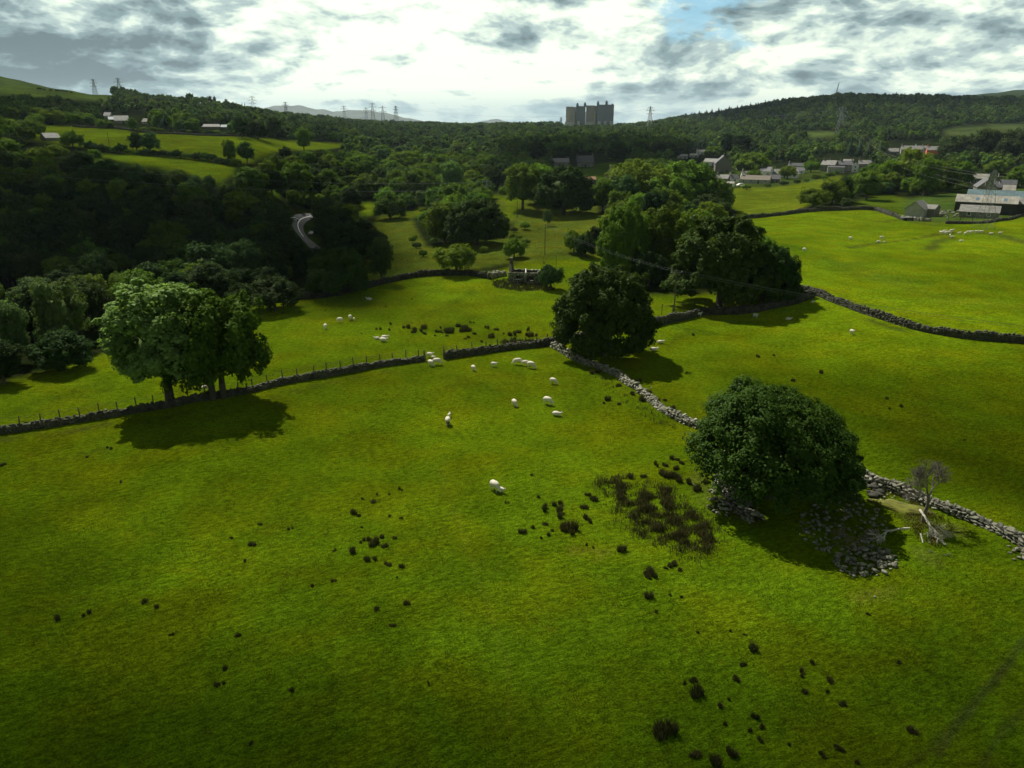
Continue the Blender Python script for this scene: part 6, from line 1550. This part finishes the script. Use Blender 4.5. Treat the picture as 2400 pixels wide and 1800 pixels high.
def blades(rng, bx, by, bz, h, lean, w):
    """curved thin blades; arrays"""
    n = len(bx); a = rng.uniform(0, 6.283, n); dx, dy = np.cos(a) * lean, np.sin(a) * lean; t = rng.uniform(0, 6.283, n); wx, wy = np.cos(t) * w, np.sin(t) * w
    V = np.empty((n, 5, 3))
    V[:, 0] = np.stack([bx - wx, by - wy, bz], 1); V[:, 1] = np.stack([bx + wx, by + wy, bz], 1)
    V[:, 2] = np.stack([bx + wx * 0.8 + dx * 0.35 * h, by + wy * 0.8 + dy * 0.35 * h, bz + h * 0.6], 1); V[:, 3] = np.stack([bx - wx * 0.8 + dx * 0.35 * h, by - wy * 0.8 + dy * 0.35 * h, bz + h * 0.6], 1)
    V[:, 4] = np.stack([bx + dx * h, by + dy * h, bz + h], 1)
    i = np.arange(n)[:, None] * 5
    return V.reshape(-1, 3), (i + [0, 1, 2, 3]), (i + [3, 2, 4])
def tuft_mesh(seed, n=420):
    """a rush clump of several crowns, upright blades of uneven height"""
    rng = np.random.default_rng(seed); k = int(rng.integers(2, 6)); cx = rng.normal(size=k) * 0.19; cy = rng.normal(size=k) * 0.16; ch = rng.uniform(0.6, 1.05, k); cr = rng.uniform(0.10, 0.24, k)
    i = rng.integers(0, k, n); q = np.sqrt(rng.random(n)); a = rng.uniform(0, 6.283, n)
    ox, oy = q * np.cos(a) * cr[i], q * np.sin(a) * cr[i]; x, y = cx[i] + ox, cy[i] + oy
    v, f4, f3 = blades(rng, x, y, np.zeros(n), ch[i] * rng.uniform(0.45, 1.1, n) * (1.1 - 0.5 * q), rng.uniform(0.02, 0.35, n), 0.017)
    d = np.repeat(np.stack([ox / cr[i], oy / cr[i]], 1), 5, axis=0); v[:, :2] += d * v[:, 2:3] * 0.30; v[:, 0] += v[:, 2] * 0.12
    iv, jf = ICO1; V = [v]; F3 = [f3]; o = len(v)
    for j in range(k):
        hv = iv * (cr[j] * 0.8, cr[j] * 0.8, 0.28 * ch[j]) * (1 + 0.2 * rng.normal(size=(len(iv), 1))) + (cx[j], cy[j], 0.12); V.append(hv); F3.append(jf + o); o += len(hv)
    return mesh_np('blades', np.concatenate(V), [f4, np.concatenate(F3)], RUSH)
TUFT = [tuft_mesh(i + 70) for i in range(9)]
RU = [ # x, y, width px, group label, label
 ('dark rush tuft scattered over the near western pasture', [(545, 1260, 12), (586, 1281, 26), (573, 1316, 11), (337, 1411, 24), (370, 1424, 18), (143, 1449, 28), (197, 1441, 22), (404, 1485, 18), (557, 1490, 16), (731, 1375, 16), (780, 1365, 20), (685, 1618, 20), (525, 1570, 22), (511, 1607, 20), (525, 1603, 14), (10, 1092, 22), (262, 1052, 12), (251, 1050, 6), (284, 1130, 10), (203, 1073, 8), (610, 1230, 14), (684, 1240, 14), (1005, 1600, 10), (590, 1742, 16)]),
 ('dark rush tuft in the loose cluster on the middle pasture', [(785, 1290, 16), (829, 1294, 30), (862, 1315, 30), (878, 1311, 16), (902, 1322, 14), (914, 1325, 16), (941, 1328, 18), (880, 1275, 36), (893, 1259, 18), (865, 1267, 18), (845, 1270, 18), (905, 1280, 20), (928, 1262, 18), (829, 1205, 22), (842, 1210, 16), (848, 1237, 10), (876, 1178, 18), (884, 1160, 10), (849, 1170, 12), (911, 1160, 8), (939, 1150, 14), (914, 1210, 12), (940, 1215, 12), (950, 1415, 20), (883, 1427, 18), (921, 1467, 20), (930, 1355, 10), (1190, 1180, 10), (1262, 1165, 12), (1245, 1115, 8)]),
 ('dark rush clump west of the big rush bed', [(1226, 1248, 22), (1250, 1237, 16), (1282, 1192, 26), (1296, 1184, 20), (1312, 1180, 22), (1306, 1210, 40), (1277, 1230, 16), (1287, 1256, 16), (1297, 1244, 14), (1368, 1190, 24), (1380, 1158, 22), (1395, 1174, 34), (1371, 1216, 24), (1388, 1224, 22), (1333, 1242, 42), (1322, 1238, 30), (1345, 1246, 26), (1270, 1262, 10), (1460, 1292, 28), (1375, 1278, 10), (1390, 1283, 8)]),
 ('dark rush clump in the small group below the big rush bed', [(1512, 1345, 26), (1525, 1340, 30), (1538, 1350, 26), (1560, 1332, 14), (1570, 1328, 20), (1582, 1322, 22), (1592, 1336, 18), (1518, 1352, 20)]),
 ('dark rush clump above the big rush bed by the dead branch', [(1480, 1118, 24), (1505, 1118, 18), (1537, 1093, 18), (1560, 1092, 16), (1572, 1076, 20), (1588, 1079, 14), (1602, 1086, 20), (1585, 1098, 20), (1557, 1116, 40), (1580, 1120, 40), (1600, 1128, 40), (1622, 1134, 30), (1636, 1148, 26), (1652, 1105, 26), (1650, 1130, 22)]),
 ('dark rush tuft on the near eastern pasture', [(1516, 1400, 26), (1570, 1395, 12), (1598, 1400, 10), (1537, 1436, 10), (1713, 1480, 10), (1636, 1484, 8), (1745, 1488, 12), (1768, 1526, 30), (1740, 1560, 20), (1725, 1595, 26), (1636, 1625, 42), (1605, 1602, 14), (1628, 1595, 24), (1903, 1553, 16), (1875, 1582, 24), (1947, 1595, 26), (1890, 1625, 26), (1938, 1622, 14), (1978, 1652, 22), (2105, 1552, 18), (2034, 1440, 14), (2132, 1712, 32), (1686, 1657, 24), (1710, 1642, 12), (1776, 1680, 30), (1784, 1705, 20), (1758, 1713, 14), (1554, 1722, 66), (1548, 1712, 40), (1631, 1770, 34), (1718, 1770, 36), (1680, 1795, 56), (1920, 1770, 26), (1965, 1757, 26), (1975, 1762, 16), (2012, 1790, 20), (1782, 1737, 22), (1700, 1700, 16), (1850, 1745, 12)]),
 ('dark rush tuft in the row above the gateway wall', [(916, 760, 10), (913, 775, 10), (883, 772, 9), (893, 772, 11), (947, 769, 13), (959, 769, 20), (968, 780, 14), (982, 778, 26), (990, 770, 26), (998, 783, 14), (1032, 769, 10), (1020, 788, 9), (1047, 789, 11), (1050, 777, 30), (1055, 780, 24), (1074, 766, 26), (1084, 768, 30), (1092, 772, 26), (1100, 776, 22), (1080, 778, 26), (1098, 792, 12), (1091, 795, 10), (1115, 783, 14), (1141, 769, 15), (1162, 774, 14), (1153, 789, 22), (1150, 792, 18), (1196, 787, 18), (1208, 784, 18), (1217, 780, 14), (1235, 775, 13), (1236, 790, 18), (1248, 788, 22), (1256, 787, 12), (1025, 779, 14), (1035, 781, 12), (1306, 750, 16), (1103, 757, 8), (1110, 757, 8), (1180, 783, 6), (1128, 802, 12), (1205, 795, 12)]),
 ('dark rush tuft in the shaded fields beyond the tumbled wall', [(1777, 837, 12), (1927, 875, 16), (1857, 893, 14), (2081, 935, 12), (2112, 953, 12), (2086, 958, 10), (2260, 1032, 10), (1814, 834, 10), (1625, 786, 14)]),
 ('dark rush tuft along the foot of the tumbled wall', [(1421, 938, 18), (1412, 945, 14), (1452, 948, 12), (1448, 905, 18), (1492, 895, 16), (1525, 925, 22), (1540, 945, 22), (1552, 955, 24), (1564, 965, 16), (1387, 875, 20), (1400, 872, 18), (1480, 925, 22), (1505, 940, 24), (1580, 958, 20), (1560, 940, 16)]),
 ('tiny rush tuft in the far strip of pasture', [(660, 735, 9), (702, 732, 8), (847, 782, 6), (840, 855, 8), (640, 880, 6), (965, 702, 6), (904, 720, 6), (1103, 702, 5), (763, 728, 6)]),
]
nr = 0
for lab, pts in RU:
    ws = sorted((q[2] for q in pts), reverse=True); grp = lab.replace('dark rush', 'rushes:').replace('tiny rush', 'rushes:'); xs_ = sorted(q[0] for q in pts); ys_ = sorted(q[1] for q in pts); base_lab = lab
    for a, b, w in pts:
        near_ = min(math.hypot(a - q[0], (b - q[1])) for q in pts if q[:2] != (a, b)); lone = near_ > 60
        if w == ws[0] and ws[0] > ws[1]: lab = 'largest ' + base_lab
        elif a == xs_[0]: lab = base_lab + ', westernmost'
        elif a == xs_[-1]: lab = base_lab + ', easternmost'
        elif b == ys_[-1]: lab = base_lab + ', nearest the camera'
        elif b == ys_[0]: lab = base_lab + ', farthest from the camera'
        else:
            lab = ('broad ' if w > ws[len(ws) // 4] else 'small ' if w < ws[len(ws) * 3 // 4] else 'middling ') + base_lab.replace('tiny ', '') + (', standing apart' if lone else ', touching others' if near_ < w * 0.9 else ', near others')
        p = G(a, b); dpt = depth_at(p); s = w * dpt / FPX
        rg = np.random.default_rng(a * 7 + b); hgt = min(max(s * 0.75, 0.35), 1.15)
        o = link('rush_tuft', TUFT[(a * 3 + b) % 9], None, (p[0], p[1], p[2] - 0.04), (0, 0, rg.uniform(0, 6.28)), (s * 0.95, s * 0.8, hgt * rg.uniform(0.75, 1.25)), label=lab, category='rush', group=grp); nr += 1
print('rush tufts', nr)
def rush_bed(label, poly, n, h, seed, w=0.03, name='rush_bed', m=None, lean=0.45, jit=0.35, thr=0.25):
    rng = np.random.default_rng(seed); xs = [a for a, _ in poly]; ys = [b for _, b in poly]; P = np.array(PW(poly)); mn, mx_ = P.min(0), P.max(0)
    K = int(n * 3); x = rng.uniform(mn[0], mx_[0], K); y = rng.uniform(mn[1], mx_[1], K); keep = inpoly(x, y, [tuple(q) for q in P]); x, y = x[keep][:n], y[keep][:n]; x = x + rng.normal(size=len(x)) * jit; y = y + rng.normal(size=len(y)) * jit
    cl = 0.5 + 0.5 * _wave(x, y, seed, 1.5); k2 = rng.random(len(x)) < np.clip(thr + cl, 0, 1); x, y, cl = x[k2], y[k2], cl[k2]
    v, f4, f3 = blades(rng, x, y, zf(x, y) - 0.03, h * rng.uniform(0.45, 1.1, len(x)) * np.clip(0.55 + 0.5 * cl, 0.4, 1.2), rng.uniform(0.1, lean, len(x)), w)
    return link(name, mesh_np(name, v, [f4, f3], m or RUSH), label=label, category='rushes', kind='stuff')
rush_bed('large dense bed of dark rushes in the near field', [(1418, 1122), (1450, 1128), (1475, 1165), (1500, 1165), (1555, 1140), (1590, 1185), (1640, 1215), (1672, 1240), (1678, 1275), (1650, 1290), (1635, 1312), (1600, 1285), (1560, 1275), (1530, 1255), (1490, 1255), (1500, 1225), (1470, 1205), (1450, 1170), (1415, 1140)], 20000, 0.7, 41, thr=-0.25, jit=0.6)
rush_bed('loose rushes at the edge of the big rush bed', [(1400, 1110), (1560, 1120), (1600, 1170), (1690, 1245), (1670, 1300), (1630, 1320), (1440, 1230), (1420, 1180)], 6000, 0.5, 42, thr=-0.3)
rush_bed('nettles and rushes behind the oak wall', [(1180, 800), (1270, 800), (1310, 790), (1290, 806), (1180, 817)], 3500, 0.8, 43)
rush_bed('rough brown sedge by the ruined cottage', [(1155, 660), (1195, 655), (1290, 670), (1300, 680), (1230, 684), (1160, 674)], 4000, 0.8, 44, 0.05)
rush_bed('rough sedge and bracken across the shaded bank', [(880, 660), (885, 560), (960, 520), (1000, 590), (1180, 585), (1250, 560), (1180, 530), (1300, 520), (1400, 600), (1260, 600), (1050, 632)], 9000, 0.38, 45, 0.05, lean=1.0, jit=5.0, thr=-0.45)
rush_bed('bramble and sedge along the foot of the tumbled wall', [(1372, 862), (1420, 880), (1480, 925), (1560, 985), (1590, 1000), (1560, 1010), (1490, 965), (1400, 895)], 4000, 0.45, 46, 0.022, thr=-0.35)

BRACK = bpy.data.materials.new('dry_grass'); BRACK.use_nodes = True; BRACK.node_tree.nodes.clear(); N = NT(BRACK.node_tree)
g_ = N.new('ShaderNodeNewGeometry'); c = N.mix(g_.outputs['Random Per Island'], (0.075, 0.055, 0.018), (0.14, 0.15, 0.02))
dfn = N.new('ShaderNodeBsdfDiffuse', Color=c); oo = N.new('ShaderNodeOutputMaterial'); N.l.new(dfn.outputs[0], oo.inputs[0])
rush_bed('dry yellow brown grass on the bank round the dead tree', [(2040, 1110), (2110, 1140), (2170, 1180), (2230, 1235), (2190, 1290), (2130, 1240), (2070, 1170)], 9000, 0.35, 47, 0.022, 'dry_grass', BRACK, 0.9, 0.3, -0.1)
rush_bed('yellow straw grass over the collapsed fold', [(1680, 1075), (1720, 1120), (1770, 1180), (1785, 1240), (1730, 1215), (1690, 1150)], 6000, 0.35, 48, 0.022, 'dry_grass', BRACK, 0.9, 0.3, -0.1)
rush_bed('straw coloured tufts between the near rushes', [(1180, 1150), (1700, 1180), (1700, 1330), (1450, 1330), (1200, 1290)], 2600, 0.25, 49, 0.02, 'dry_grass', BRACK, 1.0, 0.5, -0.6)
rush_bed('straw coloured tufts in the eastern corner of pasture', [(1550, 1420), (2200, 1420), (2350, 1790), (1500, 1790)], 3000, 0.22, 50, 0.018, 'dry_grass', BRACK, 1.0, 0.5, -0.7)

# ---- short grass standing proud of the turf near the camera
gmat = bpy.data.materials.new('grass_blades'); gmat.use_nodes = True; gmat.node_tree.nodes.clear(); N = NT(gmat.node_tree)
geo = N.new('ShaderNodeNewGeometry'); c = N.mix(geo.outputs['Random Per Island'], (0.070, 0.125, 0.004), (0.120, 0.180, 0.008))
c = N.mix(N.ramp(N.noise(geo.outputs['Position'], 0.3, 3.0), 0.45, 0.7), c, (0.115, 0.125, 0.012))
dfn = N.new('ShaderNodeBsdfDiffuse', Color=c); tr = N.new('ShaderNodeBsdfTranslucent', Color=c); a = N.new('ShaderNodeMixShader', Fac=0.3)
N.l.new(dfn.outputs[0], a.inputs[1]); N.l.new(tr.outputs[0], a.inputs[2]); oo = N.new('ShaderNodeOutputMaterial'); N.l.new(a.outputs[0], oo.inputs[0])
rg = np.random.default_rng(55); n = 150000
yy = 24 + 78 * rg.random(n) ** 0.85; xx = yy * rg.uniform(-0.80, 0.80, n)
q = _wave(xx, yy, 31, 1.6) + 0.7 * _wave(xx, yy, 32, 5.5); kk = (q + rg.normal(size=n) * 0.5) > 0.15; xx, yy = xx[kk], yy[kk]
zz_ = zf(xx, yy); ax, ay, _ = project(xx, yy, zz_); kk = inpoly(ax, ay, OPEN['near']) | (yy < 60); xx, yy, zz_ = xx[kk], yy[kk], zz_[kk]
v, f4, f3 = blades(rg, xx, yy, zz_ - 0.02, rg.uniform(0.07, 0.20, len(xx)), rg.uniform(0.3, 1.2, len(xx)), 0.028)
link('grass', mesh_np('grass', v, [f4, f3], gmat), label='longer grass standing through the near turf', category='grass', kind='stuff')

# ------------------------------------------------------------------ clouds that throw the shade
def cloud_mat(name, thin):
    m = bpy.data.materials.new(name); m.use_nodes = True; m.node_tree.nodes.clear(); N = NT(m.node_tree)
    t_ = N.new('ShaderNodeTexCoord'); nz = N.noise(t_.outputs['Object'], 3.2, 4.0, 0.6)
    d_ = N.new('ShaderNodeBsdfDiffuse', Color=(0.85, 0.87, 0.88)); tl = N.new('ShaderNodeBsdfTranslucent', Color=(0.8, 0.83, 0.85)); a = N.new('ShaderNodeMixShader', Fac=0.4); N.l.new(d_.outputs[0], a.inputs[1]); N.l.new(tl.outputs[0], a.inputs[2])
    tp = N.new('ShaderNodeBsdfTransparent'); b = N.new('ShaderNodeMixShader', Fac=N.ramp(nz, 0.5 - 0.2, 0.5 + 0.2, max(0, thin - 0.25), min(1, thin + 0.25))); N.l.new(tp.outputs[0], b.inputs[1]); N.l.new(a.outputs[0], b.inputs[2])
    oo = N.new('ShaderNodeOutputMaterial'); N.l.new(b.outputs[0], oo.inputs[0]); return m
CM = {}
def cloud(label, outline, thin, alt=1100.0, thick=60.0, seed=1):
    """a cloud bank; the outline is where its shade falls on the land (photograph points)"""
    if thin not in CM: CM[thin] = cloud_mat('cloud_%d' % int(thin * 100), thin)
    P = [G(a, b) for a, b in outline]
    P = [q * min(1.0, 2900.0 / math.hypot(q[0], q[1])) for q in P]      # keep the bank over the land, not beyond it
    k = (alt - np.mean([p[2] for p in P])) / SUN_DIR[2]; P = np.array([[p[0] + SUN_DIR[0] * (alt - p[2]) / SUN_DIR[2], p[1] + SUN_DIR[1] * (alt - p[2]) / SUN_DIR[2]] for p in P])
    S = np.array(spline(list(P) + [P[0]], 8))[:-1]; c = S.mean(0); r_ = np.random.default_rng(seed)
    rad = np.linalg.norm(S - c, axis=1, keepdims=True); S = c + (S - c) * (1 + 0.035 * np.cumsum(r_.normal(size=(len(S), 1)), 0).clip(-1, 1) * 0.6)
    rings = [(0.0, 1.0), (0.35, 0.95), (0.65, 0.75), (0.85, 0.45), (0.96, 0.18), (1.0, 0.0)]
    V = [(c[0], c[1], alt + thick)]; n = len(S); idx = [[0]]; F = []
    for f, h in rings[1:]:
        st = len(V)
        for i in range(n): p = c + (S[i] - c) * f; V.append((p[0], p[1], alt + thick * h * (1 + 0.25 * math.sin(i * 1.7 + f * 9))))
        idx.append(list(range(st, st + n)))
    for i in range(n): F.append((0, idx[1][i], idx[1][(i + 1) % n]))
    for a, b in zip(idx[1:-1], idx[2:]):
        for i in range(n): F.append((a[i], b[i], b[(i + 1) % n], a[(i + 1) % n]))
    me = bpy.data.meshes.new('cloud'); me.from_pydata(V, [], F); me.materials.append(CM[thin]); me.polygons.foreach_set('use_smooth', [True] * len(F))
    return link('cloud', me, label=label, category='cloud')
CB = 'clouds drifting over the valley'
cloud('thick cloud bank shading the dark valley wood', [(-500, 640), (-500, 440), (0, 420), (150, 405), (300, 450), (480, 468), (600, 492), (720, 505), (850, 515), (900, 545), (960, 590), (965, 650), (920, 700), (850, 724), (760, 712), (680, 690), (600, 600), (480, 590), (380, 640), (200, 660), (0, 650)], 1.0, seed=1)
cloud('long thin cloud shading the upper western slope', [(-500, 300), (-300, 235), (100, 245), (240, 260), (200, 276), (100, 278), (30, 292), (10, 350), (-100, 400), (-500, 420)], 0.75, seed=2)
cloud('unseen flat cloud veil added to darken the eastern field', [(1650, 880), (1800, 850), (2100, 840), (2500, 830), (3000, 900), (3000, 1280), (2500, 1230), (2200, 1120), (1950, 1020), (1750, 940)], 0.55, seed=3)  # unseen thin cloud, added to dim the right-hand field
cloud('unseen broad cloud veil added to darken the near pasture', [(-600, 1120), (0, 1220), (400, 1380), (800, 1490), (1200, 1530), (1650, 1480), (2050, 1380), (2350, 1290), (2900, 1180), (3200, 2200), (1200, 2600), (-700, 2200)], 0.52, seed=4)  # added out of view, shaped to give vignette darkening along the bottom
cloud('second unseen veil added to darken the nearest pasture corners', [(-500, 1560), (400, 1640), (1200, 1720), (1900, 1650), (2900, 1560), (3200, 2400), (1200, 2800), (-700, 2400)], 0.60, alt=1250, seed=5)  # another added veil, deepens the vignette darkening at the lower corners
cloud('small cloud shading the trees above the bank field', [(1180, 400), (1200, 345), (1400, 335), (1580, 340), (1640, 362), (1600, 385), (1460, 405), (1300, 410)], 0.9, seed=6)
cloud('long cloud shading the crest of the eastern ridge', [(1560, 284), (1700, 262), (1850, 240), (2100, 236), (2500, 240), (2600, 262), (2200, 262), (1900, 272), (1700, 292)], 0.75, seed=7)
cloud('cloud over the far forest west of the station', [(600, 312), (760, 300), (1000, 306), (1150, 320), (1000, 345), (800, 332)], 0.3, seed=8)

# ------------------------------------------------------------------ air
hm = bpy.data.materials.new('air'); hm.use_nodes = True; hm.node_tree.nodes.clear()
N = NT(hm.node_tree)
pvn = N.new('ShaderNodeVolumePrincipled'); pvn.inputs['Color'].default_value = (0.62, 0.80, 0.95, 1); pvn.inputs['Density'].default_value = 3.5e-5; pvn.inputs['Anisotropy'].default_value = 0.2
out = N.new('ShaderNodeOutputMaterial'); N.l.new(pvn.outputs[0], out.inputs['Volume'])
hz = MB().box((0, 0, 190), (36000, 36000, 480)).build('haze', hm, None, kind='stuff', label='thin bluish air lying over the whole valley')
